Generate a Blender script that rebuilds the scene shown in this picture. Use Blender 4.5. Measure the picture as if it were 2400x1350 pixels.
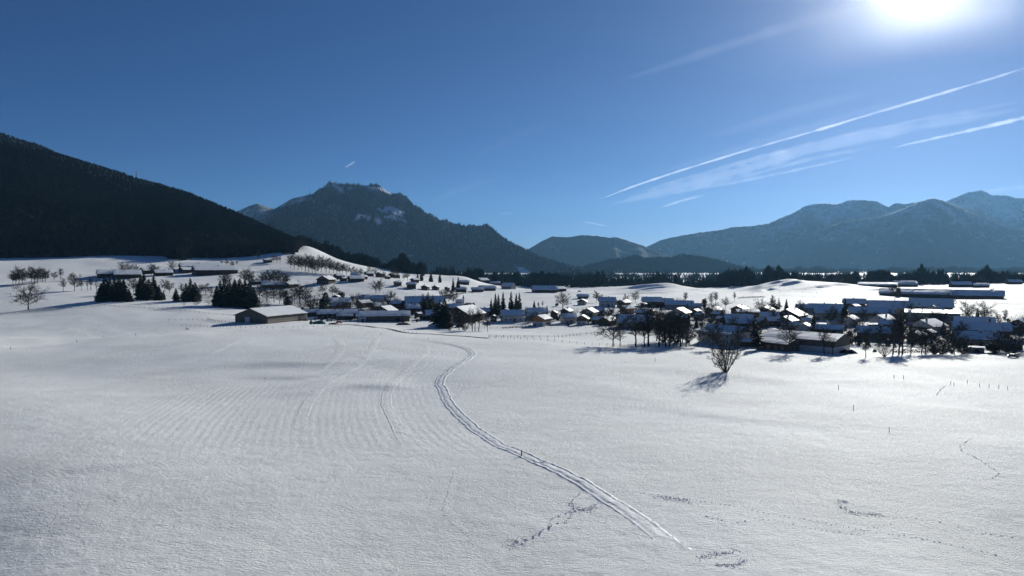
import bpy, bmesh, math, random
import numpy as np
from mathutils import Vector, Matrix

for o in list(bpy.data.objects):
    bpy.data.objects.remove(o, do_unlink=True)
scene = bpy.context.scene
C = scene.collection

# ------------------------------------------------------------------ camera
ZC = 36.0                       # drone height above the field under it
FPX = 1600.0                    # focal length in photograph pixels (24 mm on 36 mm, 2400 px wide)
PITCH = math.atan(50.0 / 1600.0)
cam_d = bpy.data.cameras.new('camera')
cam_d.lens = 24.0; cam_d.sensor_width = 36.0
cam_d.clip_start = 0.5; cam_d.clip_end = 400000.0
cam = bpy.data.objects.new('camera', cam_d); C.objects.link(cam)
cam.location = (0, 0, ZC); cam.rotation_euler = (math.pi / 2 - PITCH, 0, 0)
scene.camera = cam

def ray(u, v):
    """direction (forward component 1) of a place seen at u, v in the photograph"""
    a = (u - 1200.0) / FPX; b = (675.0 - v) / FPX
    y = math.cos(PITCH) + b * math.sin(PITCH)
    z = -math.sin(PITCH) + b * math.cos(PITCH)
    return a / y, z / y

# ------------------------------------------------------------------ sky, sun, exposure
SUN_AX, SUN_AZ = ray(2165, -58)
sun_vec = Vector((SUN_AX, 1.0, SUN_AZ)).normalized()
SUN_EL = math.asin(sun_vec.z); SUN_ROT = math.atan2(sun_vec.x, sun_vec.y)
world = bpy.data.worlds.new('World'); scene.world = world; world.use_nodes = True
wn = world.node_tree; wn.nodes.clear()
w_out = wn.nodes.new('ShaderNodeOutputWorld'); w_bg = wn.nodes.new('ShaderNodeBackground')
w_sky = wn.nodes.new('ShaderNodeTexSky'); w_sky.sky_type = 'NISHITA'; w_sky.sun_disc = False
w_sky.sun_elevation = SUN_EL; w_sky.sun_rotation = SUN_ROT
w_sky.altitude = 700.0; w_sky.air_density = 0.7; w_sky.dust_density = 0.5; w_sky.ozone_density = 10.0
w_bg.inputs['Strength'].default_value = 0.05
wn.links.new(w_sky.outputs[0], w_bg.inputs[0]); wn.links.new(w_bg.outputs[0], w_out.inputs[0])
sun_d = bpy.data.lights.new('sun', 'SUN'); sun_d.energy = 5.0; sun_d.angle = math.radians(0.53)
sun_d.color = (0.99, 0.97, 0.89)
sun_o = bpy.data.objects.new('sun', sun_d); C.objects.link(sun_o)
sun_o.rotation_euler = sun_vec.to_track_quat('Z', 'Y').to_euler(); sun_o.location = sun_vec * 500
scene.view_settings.view_transform = 'Standard'; scene.view_settings.look = 'None'
scene.view_settings.gamma = 1.0; scene.view_settings.exposure = 0.1
scene.view_settings.use_curve_mapping = False
cy = scene.cycles
cy.max_bounces = 6; cy.diffuse_bounces = 2; cy.glossy_bounces = 2; cy.transmission_bounces = 3
cy.transparent_max_bounces = 8; cy.volume_bounces = 1; cy.use_denoising = True
cy.caustics_reflective = False; cy.caustics_refractive = False

# ------------------------------------------------------------------ numeric helpers
def _hash(ix, iy, seed):
    h = (ix.astype(np.int64) * 374761393 + iy.astype(np.int64) * 668265263 + seed * 1442695041) & 0x7fffffff
    h = ((h ^ (h >> 13)) * 1274126177) & 0x7fffffff
    return ((h ^ (h >> 16)) & 0xffff) / 65535.0
def vnoise(x, y, seed=0):
    ix = np.floor(x); iy = np.floor(y); fx = x - ix; fy = y - iy
    fx = fx * fx * fx * (fx * (fx * 6 - 15) + 10); fy = fy * fy * fy * (fy * (fy * 6 - 15) + 10)
    a = _hash(ix, iy, seed); b = _hash(ix + 1, iy, seed); c = _hash(ix, iy + 1, seed); d = _hash(ix + 1, iy + 1, seed)
    return (a + (b - a) * fx) * (1 - fy) + (c + (d - c) * fx) * fy - 0.5
def fbm(x, y, octaves=4, seed=0, gain=0.5):
    s = 0; amp = 1.0
    for k in range(octaves):
        s = s + amp * vnoise(x * 2 ** k + 13.7 * k, y * 2 ** k - 7.1 * k, seed + k); amp *= gain
    return s
def ridged(x, y, octaves=4, seed=0):
    s = 0; amp = 1.0
    for k in range(octaves):
        s = s + amp * (0.5 - 2 * np.abs(vnoise(x * 2 ** k + 5.3 * k, y * 2 ** k + 3.1 * k, seed + k))); amp *= 0.5
    return s
def sstep(a, b, x):
    t = np.clip((x - a) / (b - a), 0, 1); return t * t * (3 - 2 * t)

# ------------------------------------------------------------------ lie of the land
GP = [  # (u, v, depth): places whose distance was judged from the size of things
 (-600,1500,78),(100,1350,80),(1200,1350,80),(2300,1350,80),(3000,1500,78),
 (0,1100,122),(600,1100,122),(1222,1062,132),(1900,1062,133),(2400,1062,134),
 (0,940,185),(500,930,196),(1040,920,201),(1500,930,194),(2000,950,185),(2400,960,180),
 (150,872,242),(560,862,248),(900,850,252),(1300,860,243),(1700,870,246),(2100,875,242),(2400,880,238),
 (0,819,296),(320,785,332),(530,774,352),(760,772,352),(1000,792,330),(1250,800,326),(1500,812,322),(1700,815,322),
 (1950,828,304),(2250,832,298),(2400,836,292),(-500,850,290),(2900,850,290),
 (640,758,424),(440,773,398),(900,760,440),(1100,773,405),(1262,768,428),(1420,768,425),(1600,790,372),(1750,790,372),(2000,790,372),(2200,790,372),(2400,795,365),
 (60,726,540),(240,716,545),(400,722,520),(540,738,490),(-400,740,520),
 (700,740,500),(900,735,520),(1130,740,510),(1300,735,520),(1500,740,510),(1700,745,495),(1900,745,490),(2100,745,490),(2300,745,485),(2400,742,485),
 (100,685,640),(300,685,660),(500,690,650),(700,705,640),(870,692,680),(1000,705,650),(1085,714,640),(1200,706,690),(1370,714,605),(1550,716,610),(1750,706,640),(2000,706,640),(2200,702,670),(2400,702,660),
 (40,667,700),(200,665,720),(380,655,760),(450,640,830),(560,640,830),(650,632,880),(760,650,800),(830,656,790),(900,655,800),(960,668,770),(1050,680,820),(1180,682,860),(1330,692,760),(1450,690,780),
 (0,606,1000),(130,604,1000),(240,600,1000),(380,601,1000),(500,607,980),(600,600,1000),(650,594,1000),(688,602,985),(707,576,1110),(760,594,1100),(800,610,1090),(850,622,1070),(900,631,1050),(980,649,1010),(-400,606,1000),
 (1050,655,1030),(1090,648,1080),(1130,664,1080),(1220,678,980),(1320,677,1120),(1480,682,860),(1550,668,920),(1620,679,900),(1700,679,960),(1760,681,870),(1850,657,930),(1920,662,960),(2000,668,950),(2100,674,900),(2200,671,960),(2330,668,980),(2400,665,1000),(2900,668,1000),
]
GZ = [  # (u, depth, height) further out, where nearer rises hide the land
 (600,1120,48),(650,1120,52),(690,1110,60),(705,1190,60),(760,1190,52),(0,1500,60),(350,1500,60),(650,1500,40),(850,1300,20),(1000,1250,5),(1100,1300,2),(1400,1300,0),(1550,1060,4),(1850,1080,5),(2100,1300,2),(2400,1350,2),(2900,1400,2),
 (-500,2500,20),(300,2500,20),(1000,2500,2),(1500,2500,-2),(2000,2500,-2),(2700,2500,0),
 (0,5000,0),(1200,5000,0),(2400,5000,0),(1200,380,-1.5),(100,345,-4),(330,388,-3.5),(-300,345,-4)]
_pts = []
for u, v, d in GP:
    a, b = ray(u, v); _pts.append((a * d, d, ZC + b * d))
for u, d, z in GZ:
    a, b = ray(u, 675); _pts.append((a * d, d, z))
_pts += [(-60, 30, 0), (60, 30, 0), (0, 45, 0), (0, 15, 0)]
_pts = np.array(_pts, float)
def _feat(x, y):
    r = np.clip(np.hypot(x, y), 25, 5200); az = np.clip(np.arctan2(x, y), -1.0, 1.0)
    return az * 2.2, np.log(r) * 1.6
_fx, _fy = _feat(_pts[:, 0], _pts[:, 1])
def _U(r2): return np.where(r2 > 1e-12, r2 * np.log(r2 + 1e-12), 0.0)
_n = len(_pts)
_K = _U((_fx[:, None] - _fx[None]) ** 2 + (_fy[:, None] - _fy[None]) ** 2) + np.eye(_n) * 0.0006
_P = np.stack([np.ones(_n), _fx, _fy], 1)
_A = np.block([[_K, _P], [_P.T, np.zeros((3, 3))]])
_W = np.linalg.solve(_A, np.concatenate([_pts[:, 2], np.zeros(3)]))
def pix(u, d):
    a, b = ray(u, 675); return a * d, d
WAVES = []  # (u0,d0,u1,d1,amp,width) long low swells in the snow: a steeper side turned to the camera
for t in [(200,236,1000,262,1.05,19),(600,198,1010,216,0.9,14),(520,222,900,236,0.5,9),(120,380,470,388,0.9,9),(-100,112,560,135,0.35,6),(1350,250,2300,215,0.4,16),(1250,190,2300,150,0.35,12),
          (1430,800,1700,880,3.4,14),(1460,840,1690,905,4.2,14),(1440,880,1640,925,4.2,12),(1400,770,1660,850,2.3,12),
          (1745,868,1880,915,4.6,15),(1790,845,1900,905,3.8,12),(1760,820,1830,850,2.7,10),(1880,800,2010,860,3.4,11),(2030,760,2110,800,2.3,10),
          (600,985,900,1010,1.0,18),(1180,880,1300,880,0.9,20),(900,760,1010,720,0.9,12)]:
    x0, y0 = pix(t[0], t[1]); x1, y1 = pix(t[2], t[3]); WAVES.append((x0, y0, x1, y1, t[4], t[5]))
def ground(x, y):
    x = np.asarray(x, float); y = np.asarray(y, float); sh = np.broadcast(x, y).shape
    x = np.broadcast_to(x, sh).ravel(); y = np.broadcast_to(y, sh).ravel()
    fx, fy = _feat(x, y); z = _W[_n] + _W[_n + 1] * fx + _W[_n + 2] * fy
    for s in range(0, len(x), 60000):
        e = slice(s, s + 60000)
        z[e] += _U((fx[e, None] - _fx[None]) ** 2 + (fy[e, None] - _fy[None]) ** 2) @ _W[:_n]
    az = np.abs(np.arctan2(x, y)); z = z * (1 - sstep(1.05, 1.7, az))
    for x0, y0, x1, y1, amp, wd in WAVES:
        dx, dy = x1 - x0, y1 - y0; L = math.hypot(dx, dy)
        t = ((x - x0) * dx + (y - y0) * dy) / (L * L); n = (-(x - x0) * dy + (y - y0) * dx) / L
        n = n + 0.25 * wd * np.sin(t * 9 + amp * 7)
        k = np.exp(-((t - 0.5) / 0.36) ** 4)
        z = z + amp * k * np.where(n < 0, np.exp(-(n / (wd * 0.35)) ** 2), np.exp(-(n / (wd * 1.3)) ** 2))
    r = np.hypot(x, y)
    z = z + fbm(x / 46.0, y / 46.0, 3, 3) * np.clip(r / 300, 0.35, 1.3)
    return z.reshape(sh)
def gz(x, y): return float(ground(np.array([x]), np.array([y]))[0])
def at(u, v, lo=60.0, hi=1600.0):
    """first point of the ground along the line of sight"""
    a, b = ray(u, v); d = np.exp(np.linspace(math.log(lo), math.log(hi), 900))
    g = ground(a * d, d); f = ZC + b * d - g
    i = np.argmax(f <= 0)
    if f[i] > 0: i = len(d) - 1
    if i == 0: dd = d[0]
    else: dd = d[i - 1] + (d[i] - d[i - 1]) * f[i - 1] / (f[i - 1] - f[i] + 1e-9)
    return Vector((a * dd, dd, gz(a * dd, dd)))
def on(u, d):
    x, y = pix(u, d); return Vector((x, y, gz(x, y)))

# ------------------------------------------------------------------ object helpers
def tag(o, label=None, cat=None, group=None, kind=None):
    if label: o['label'] = label
    if cat: o['category'] = cat
    if group: o['group'] = group
    if kind: o['kind'] = kind
    return o
def link(name, me, mats=None, parent=None):
    if mats is not None and len(me.materials) == 0:
        for m in (mats if isinstance(mats, (list, tuple)) else [mats]): me.materials.append(m)
    o = bpy.data.objects.new(name, me); C.objects.link(o)
    if parent is not None: o.parent = parent
    return o
def mesh_np(name, co, faces, smooth=False, mi=None):
    """fast mesh from numpy; faces all of the same size"""
    me = bpy.data.meshes.new(name); co = np.asarray(co, np.float32); faces = np.asarray(faces, np.int32)
    k = faces.shape[1]; me.vertices.add(len(co)); me.vertices.foreach_set('co', co.ravel())
    me.loops.add(faces.size); me.loops.foreach_set('vertex_index', faces.ravel())
    me.polygons.add(len(faces)); me.polygons.foreach_set('loop_start', np.arange(len(faces), dtype=np.int32) * k)
    me.polygons.foreach_set('loop_total', np.full(len(faces), k, np.int32))
    if smooth: me.polygons.foreach_set('use_smooth', np.ones(len(faces), bool))
    if mi is not None: me.polygons.foreach_set('material_index', np.asarray(mi, np.int32))
    me.update(calc_edges=True); me.validate(); return me
def grid_mesh(name, X, Y, Z, smooth=True):
    n, m = X.shape; idx = np.arange(n * m).reshape(n, m)
    f = np.stack([idx[:-1, :-1], idx[:-1, 1:], idx[1:, 1:], idx[1:, :-1]], -1).reshape(-1, 4)
    return mesh_np(name, np.stack([X, Y, Z], -1).reshape(-1, 3), f, smooth)
def empty(name, loc, rz=0.0):
    o = bpy.data.objects.new(name, None); C.objects.link(o); o.location = loc; o.rotation_euler = (0, 0, rz)
    o.empty_display_size = 0.5; return o
class MB:
    """collects boxes, tubes and sheets into one mesh"""
    def __init__(s): s.v = []; s.f = []; s.m = []
    def quad(s, a, b, c, d, mi=0):
        n = len(s.v); s.v += [tuple(a), tuple(b), tuple(c), tuple(d)]; s.f.append((n, n + 1, n + 2, n + 3)); s.m.append(mi)
    def poly(s, pts, mi=0):
        n = len(s.v); s.v += [tuple(p) for p in pts]; s.f.append(tuple(range(n, n + len(pts)))); s.m.append(mi)
    def hexa(s, p, mi=0):
        """p: 4 bottom corners then 4 top corners, both counter-clockwise from above"""
        n = len(s.v); s.v += [tuple(q) for q in p]
        for f in ((3, 2, 1, 0), (4, 5, 6, 7), (0, 1, 5, 4), (1, 2, 6, 5), (2, 3, 7, 6), (3, 0, 4, 7)):
            s.f.append(tuple(n + i for i in f)); s.m.append(mi)
    def box(s, x0, x1, y0, y1, z0, z1, mi=0):
        s.hexa([(x0, y0, z0), (x1, y0, z0), (x1, y1, z0), (x0, y1, z0), (x0, y0, z1), (x1, y0, z1), (x1, y1, z1), (x0, y1, z1)], mi)
    def tube(s, a, b, r0, r1, k=5, mi=0, cap=True):
        a = Vector(a); b = Vector(b); d = (b - a)
        if d.length < 1e-6: return
        q = d.normalized().orthogonal().normalized(); w = d.normalized().cross(q); n = len(s.v)
        for i in range(k):
            t = 2 * math.pi * i / k; o = q * math.cos(t) + w * math.sin(t)
            s.v.append(tuple(a + o * r0)); s.v.append(tuple(b + o * r1))
        for i in range(k):
            j = (i + 1) % k; s.f.append((n + 2 * i, n + 2 * j, n + 2 * j + 1, n + 2 * i + 1)); s.m.append(mi)
        if cap:
            s.f.append(tuple(n + 2 * i + 1 for i in range(k))); s.m.append(mi)
            s.f.append(tuple(n + 2 * i for i in reversed(range(k)))); s.m.append(mi)
    def mesh(s, name, smooth=False):
        me = bpy.data.meshes.new(name); me.from_pydata(s.v, [], s.f)
        me.polygons.foreach_set('material_index', s.m)
        if smooth: me.polygons.foreach_set('use_smooth', [True] * len(s.f))
        me.update(); return me
    def build(s, name, mats, parent=None, smooth=False):
        return link(name, s.mesh(name, smooth), mats, parent)

# ------------------------------------------------------------------ materials
def nodes_of(name):
    m = bpy.data.materials.new(name); m.use_nodes = True; nt = m.node_tree
    return m, nt, nt.nodes['Principled BSDF'], nt.nodes['Material Output']
def N(nt, t, **kw):
    n = nt.nodes.new(t)
    for k, v in kw.items():
        if k in n.inputs: n.inputs[k].default_value = v
        else: setattr(n, k, v)
    return n
def plain(name, c0, c1=None, scale=3.0, rough=0.85, bump=0.0, stretch=(1, 1, 1), spec=0.3):
    m, nt, b, o = nodes_of(name); b.inputs['Roughness'].default_value = rough
    b.inputs['Specular IOR Level'].default_value = spec
    tc = N(nt, 'ShaderNodeTexCoord'); mp = N(nt, 'ShaderNodeMapping'); mp.inputs['Scale'].default_value = stretch
    nz = N(nt, 'ShaderNodeTexNoise', Scale=scale, Detail=6.0, Roughness=0.65)
    nt.links.new(tc.outputs['Object'], mp.inputs[0]); nt.links.new(mp.outputs[0], nz.inputs['Vector'])
    cr = N(nt, 'ShaderNodeValToRGB'); cr.color_ramp.elements[0].position = 0.32; cr.color_ramp.elements[1].position = 0.68
    c1 = c1 or tuple(min(1, x * 1.35) for x in c0)
    cr.color_ramp.elements[0].color = (*c0, 1); cr.color_ramp.elements[1].color = (*c1, 1)
    nt.links.new(nz.outputs[0], cr.inputs[0]); nt.links.new(cr.outputs[0], b.inputs['Base Color'])
    if bump:
        bp = N(nt, 'ShaderNodeBump', Strength=bump, Distance=0.05)
        nt.links.new(nz.outputs[0], bp.inputs['Height']); nt.links.new(bp.outputs[0], b.inputs['Normal'])
    return m
M = {}
def snow_field():
    m, nt, b, o = nodes_of('field_snow'); L = nt.links.new
    tc = N(nt, 'ShaderNodeTexCoord')
    def nz(scale, detail, rough, sx=1, sy=1, rz=0.0, off=0.0):
        mp = N(nt, 'ShaderNodeMapping'); mp.inputs['Scale'].default_value = (sx, sy, 1); mp.inputs['Rotation'].default_value = (0, 0, rz)
        mp.inputs['Location'].default_value = (off, off, 0)
        n = N(nt, 'ShaderNodeTexNoise', Scale=scale, Detail=detail, Roughness=rough)
        L(tc.outputs['Object'], mp.inputs[0]); L(mp.outputs[0], n.inputs['Vector']); return n.outputs[0]
    def math_(op, a, c, clamp=False):
        n = N(nt, 'ShaderNodeMath', operation=op, use_clamp=clamp)
        for i, q in enumerate((a, c)):
            if isinstance(q, (int, float)): n.inputs[i].default_value = q
            else: L(q, n.inputs[i])
        return n.outputs[0]
    def ramp(x, a, c):
        n = N(nt, 'ShaderNodeMapRange', interpolation_type='SMOOTHSTEP'); n.inputs['From Min'].default_value = a; n.inputs['From Max'].default_value = c
        L(x, n.inputs['Value']); return n.outputs[0]
    lumps = nz(1.7, 7, 0.72, 0.8, 1.7, 0.45)            # crusted lumps half a metre across
    drift = nz(0.11, 4, 0.55, 0.5, 1.5, -0.5, 40)        # wind-laid drifts
    patch = nz(0.022, 4, 0.6, 1, 1, 0, 90)               # where the snow lies thin
    bed = math_('ADD', math_('MULTIPLY', lumps, 1.35), math_('MULTIPLY', drift, 0.4))
    rw = N(nt, 'ShaderNodeAttribute', attribute_name='row_phase'); rk = N(nt, 'ShaderNodeAttribute', attribute_name='row_depth')  # mown rows under the snow
    wob = math_('MULTIPLY', nz(0.3, 3, 0.6, 1, 1, 0, 3), 5.0)
    bed = math_('ADD', bed, math_('MULTIPLY', math_('MULTIPLY', math_('SINE', math_('ADD', rw.outputs['Fac'], wob), 0), rk.outputs['Fac']), 0.07))
    rough_k = math_('ADD', math_('MULTIPLY', ramp(patch, 0.34, 0.66), 0.4), 0.65)
    bp = N(nt, 'ShaderNodeBump', Distance=0.42); L(bed, bp.inputs['Height']); L(rough_k, bp.inputs['Strength'])
    L(bp.outputs[0], b.inputs['Normal'])
    # stubble and grass tips that poke through thin snow
    tip = nz(1.9, 6, 0.75, 0.4, 1.7, -0.35, 7)
    thin = math_('MULTIPLY', ramp(tip, 0.60, 0.70), ramp(patch, 0.30, 0.70))
    tint = nz(0.05, 5, 0.6, 1, 1, 0, 15)
    base = N(nt, 'ShaderNodeMix', data_type='RGBA'); base.inputs['A'].default_value = (0.87, 0.89, 0.885, 1); base.inputs['B'].default_value = (0.92, 0.93, 0.915, 1)
    L(tint, base.inputs['Factor'])
    mx = N(nt, 'ShaderNodeMix', data_type='RGBA'); mx.inputs['B'].default_value = (0.26, 0.28, 0.30, 1)
    L(math_('MULTIPLY', thin, 0.55), mx.inputs['Factor']); L(base.outputs['Result'], mx.inputs['A']); L(mx.outputs['Result'], b.inputs['Base Color'])
    b.inputs['Roughness'].default_value = 0.70; b.inputs['IOR'].default_value = 1.31; b.inputs['Specular IOR Level'].default_value = 0.40
    return m
M['field'] = snow_field()
M['snow'] = plain('roof_snow', (0.80, 0.83, 0.84), (0.87, 0.89, 0.89), 0.8, 0.55, 0.35, (1, 1, 1), 0.5)
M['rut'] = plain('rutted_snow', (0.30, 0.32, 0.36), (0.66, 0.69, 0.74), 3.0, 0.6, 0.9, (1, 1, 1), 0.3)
M['packed'] = plain('packed_snow', (0.60, 0.64, 0.70), (0.80, 0.83, 0.87), 2.4, 0.5, 0.9, (1, 1, 1), 0.4)
# ------------------------------------------------------------------ ground sheet
def ring_angles():
    fine = np.linspace(-0.86, 0.86, 600); rest = np.linspace(0.86, 2 * math.pi - 0.86, 64)[1:]
    return np.concatenate([fine, rest])
_az = ring_angles()
_r = np.concatenate([[3, 10, 22, 40], np.exp(np.arange(math.log(55), math.log(420), 0.0045)), np.exp(np.arange(math.log(420), math.log(720), 0.006)), np.exp(np.arange(math.log(720), math.log(960), 0.0028)), np.exp(np.arange(math.log(960), math.log(1500), 0.009)), np.exp(np.linspace(math.log(1500), math.log(13000), 40))[1:]])
RR, AA = np.meshgrid(_r, _az, indexing='ij'); GX = RR * np.sin(AA); GY = RR * np.cos(AA)
GZv = ground(GX, GY)
near = sstep(420, 150, RR)
GZv = GZv + near * (fbm(GX / 1.9, GY / 1.3, 3, 11) * 0.10 + fbm(GX / 9.0, GY / 5.0, 2, 21) * 0.10)
ground_o = link('ground', grid_mesh('ground', GX, GY, GZv), M['field']); tag(ground_o, 'snow covered rolling fields', None, None, 'structure')
_tr_px = [(700,752),(830,775),(960,793),(1030,803),(1085,815),(1106,828),(1092,843),(1052,870),(1033,893),(1040,920),(1066,960),(1105,998),(1150,1030),(1222,1064),(1290,1094),(1370,1134),(1440,1178),(1560,1262),(1720,1410)]
_tc = [at(u, v) for u, v in _tr_px]; _row = np.full(GX.shape, 1e9); _sel = (GY > 60) & (GY < 400) & (np.abs(GX) < 330)
_qx, _qy = GX[_sel], GY[_sel]; _best = np.full(_qx.shape, 1e9); _sgn = np.ones(_qx.shape)
for a_, b_ in zip(_tc, _tc[1:]):
    dx, dy = b_.x - a_.x, b_.y - a_.y; t_ = np.clip(((_qx - a_.x) * dx + (_qy - a_.y) * dy) / (dx * dx + dy * dy), 0, 1)
    ds = np.hypot(_qx - a_.x - t_ * dx, _qy - a_.y - t_ * dy); c_ = dx * (_qy - a_.y) - dy * (_qx - a_.x); m_ = ds < _best
    _best = np.where(m_, ds, _best); _sgn = np.where(m_, np.where(c_ < 0, 1, -1), _sgn)
_ph = np.zeros(GX.shape); _dp = np.zeros(GX.shape); _ph[_sel] = _best * 2 * math.pi / 1.9
_dp[_sel] = (_sgn > 0) * sstep(1.8, 5, _best) * (1 - sstep(55, 110, _best)) * sstep(120, 150, _qy) * (1 - sstep(270, 330, _qy)) * (.55 + .9 * np.clip(fbm(_qx / 30, _qy / 30, 2, 61) + .3, 0, 1))
for nm_, ar_ in (('row_phase', _ph), ('row_depth', _dp)):
    at_ = ground_o.data.attributes.new(nm_, 'FLOAT', 'POINT'); at_.data.foreach_set('value', ar_.astype(np.float32).ravel())
lowest = float(GZv.min())
del RR, AA, near

# ------------------------------------------------------------------ mountains
def mountain_mat(name, forest, rock, lo, hi, zlo, zhi, streak=0.03, bump=1.0, attr=False):
    m, nt, b, o = nodes_of(name); L = nt.links.new
    tc = N(nt, 'ShaderNodeTexCoord')
    def nz(sc, det, ro, s=(1, 1, 1)):
        mp = N(nt, 'ShaderNodeMapping'); mp.inputs['Scale'].default_value = s
        n = N(nt, 'ShaderNodeTexNoise', Scale=sc, Detail=det, Roughness=ro); L(tc.outputs['Object'], mp.inputs[0]); L(mp.outputs[0], n.inputs['Vector']); return n.outputs[0]
    big = nz(0.0035, 6, 0.6); fine = nz(streak, 8, 0.75, (1, 1, 0.35))
    sep = N(nt, 'ShaderNodeSeparateXYZ'); L(tc.outputs['Object'], sep.inputs[0])
    alt = N(nt, 'ShaderNodeMapRange'); alt.inputs['From Min'].default_value = zlo; alt.inputs['From Max'].default_value = zhi; alt.inputs['To Min'].default_value = -0.12; alt.inputs['To Max'].default_value = 0.12
    L(sep.outputs['Z'], alt.inputs['Value'])
    a1 = N(nt, 'ShaderNodeMath', operation='MULTIPLY_ADD'); a1.inputs[1].default_value = 0.55; L(big, a1.inputs[0])
    a2 = N(nt, 'ShaderNodeMath', operation='MULTIPLY_ADD'); a2.inputs[1].default_value = 0.55; L(fine, a2.inputs[0]); L(alt.outputs[0], a2.inputs[2]); L(a2.outputs[0], a1.inputs[2])
    mr = N(nt, 'ShaderNodeMapRange'); mr.inputs['From Min'].default_value = lo; mr.inputs['From Max'].default_value = hi; L(a1.outputs[0], mr.inputs['Value'])
    mx = N(nt, 'ShaderNodeMix', data_type='RGBA'); mx.inputs['A'].default_value = (*forest, 1); mx.inputs['B'].default_value = (0.72, 0.75, 0.80, 1)
    fac = mr.outputs[0]
    if attr:
        at_ = N(nt, 'ShaderNodeAttribute', attribute_name='clearing'); q = N(nt, 'ShaderNodeMath', operation='MAXIMUM')
        L(at_.outputs['Fac'], q.inputs[0]); L(fac, q.inputs[1]); fac = q.outputs[0]
    L(fac, mx.inputs['Factor']); L(mx.outputs['Result'], b.inputs['Base Color'])
    b.inputs['Roughness'].default_value = 0.9; b.inputs['Specular IOR Level'].default_value = 0.1
    bp = N(nt, 'ShaderNodeBump', Strength=bump, Distance=14.0); L(fine, bp.inputs['Height']); L(bp.outputs[0], b.inputs['Normal'])
    return m
def loft(name, prof, rows, step, relief, wl, seed, mat, crag=1.0, zf=0.0, back=1.35, power=1.0, clear=None, smooth=True):
    """a mountain: prof holds (u, v of the crest, distance of the crest, distance of the foot[, height of the foot])"""
    P = np.array([list(p) + [zf] * (5 - len(p)) for p in prof], float)
    if len(prof[0]) > 4: P[:, 4] = ground(np.array([ray(p[0], 675)[0] * p[3] for p in prof]), P[:, 3]) - 1.5
    us = np.arange(P[0, 0], P[-1, 0] + 1e-6, step)
    vr, dr, df, z0 = (np.interp(us, P[:, 0], P[:, k]) for k in (1, 2, 3, 4))
    a = np.array([ray(u, 675)[0] for u in us]); b = np.array([ray(1200, v)[1] for v in vr])
    zr = ZC + b * dr
    if len(prof[0]) == 4: df = np.maximum(df, dr - np.maximum((zr - z0) * 1.55, 0) - 60)   # no face flatter than a mountain side
    t = np.linspace(0, 1, rows)[:, None]; pr = t ** power
    D = df + (dr - df) * t; Z = z0 + (zr - z0) * pr
    X = a * D; H = (zr - z0)
    env = (t * (1 - t) * 4) ** 0.8
    Z = Z + env * relief * H * (ridged(X / wl, D / wl, 5, seed) * 0.9 + fbm(X / (wl * 2.3), D / (wl * 2.3), 2, seed + 9))
    Z = Z + t ** 6 * fbm(X / 34.0, D / 34.0, 3, seed + 3) * crag * 10 * np.clip(H / 400, 0.2, 1)
    tb = np.array([0.06, 0.2, 0.5, 1.0])[:, None]; Db = dr * (1 + (back - 1) * tb); Zb = Z[-1] + (zf - 20 - Z[-1]) * tb
    X = np.vstack([X, a * Db]); Dd = np.vstack([D, Db]); Z = np.vstack([Z, Zb])
    me = grid_mesh(name, X, Dd, Z, smooth)
    if clear:
        dist = Dd; uu = 1200 + FPX * X / Dd * (math.cos(PITCH)); 
        uu = np.broadcast_to(us, X.shape); zz = (Z - ZC) / Dd
        vv = 675 - FPX * np.tan(np.arctan(zz) + PITCH)
        jit = fbm(X / 60, Dd / 60, 3, 77) * 14
        cl = np.zeros(X.shape)
        for poly in clear: cl = np.maximum(cl, inside(uu + jit, vv + jit * 0.6, poly))
        at_ = me.attributes.new('clearing', 'FLOAT', 'POINT'); at_.data.foreach_set('value', cl.astype(np.float32).ravel())
    else: cl = np.zeros(X.shape)
    o = link(name, me, mat); tag(o, None, None, None, 'structure')
    return o, X[:rows], Dd[:rows], Z[:rows], cl[:rows]
def inside(x, y, poly):
    c = np.zeros(np.shape(x), bool); n = len(poly)
    for i in range(n):
        x0, y0 = poly[i]; x1, y1 = poly[(i + 1) % n]
        if y0 == y1: continue
        k = ((y0 > y) != (y1 > y)) & (x < (x1 - x0) * (y - y0) / (y1 - y0) + x0); c ^= k
    return c.astype(float)
M['far_rock'] = mountain_mat('far_mountain', (0.045, 0.055, 0.055), None, 0.53, 0.72, 100, 1000, 0.022, 0.4)
M['mid_rock'] = mountain_mat('forest_mountain', (0.030, 0.042, 0.036), None, 0.54, 0.74, 0, 700, 0.05, 0.8, True)
M['low_rock'] = mountain_mat('low_wooded_hill', (0.030, 0.040, 0.034), None, 0.66, 0.84, 0, 500, 0.05, 0.8, True)
M['forest_floor'] = plain('forest_floor', (0.03, 0.035, 0.03), (0.10, 0.11, 0.11), 0.08, 0.95)
loft('mountain', [(2150,486,10500,9300),(2200,476,10500,9300),(2230,465,10500,9300),(2260,452,10500,9300),(2280,449,10500,9300),(2295,445,10500,9300),(2306,450,10500,9300),(2320,457,10500,9300),(2350,458,10500,9300),(2380,464,10500,9300),(2410,464,10500,9300),(2470,452,10500,9300),(2600,490,10500,9300),(2800,470,10500,9300),(3000,520,10500,9300)], 50, 5, 0.10, 420, 5, M['far_rock'], 1.2)
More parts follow.
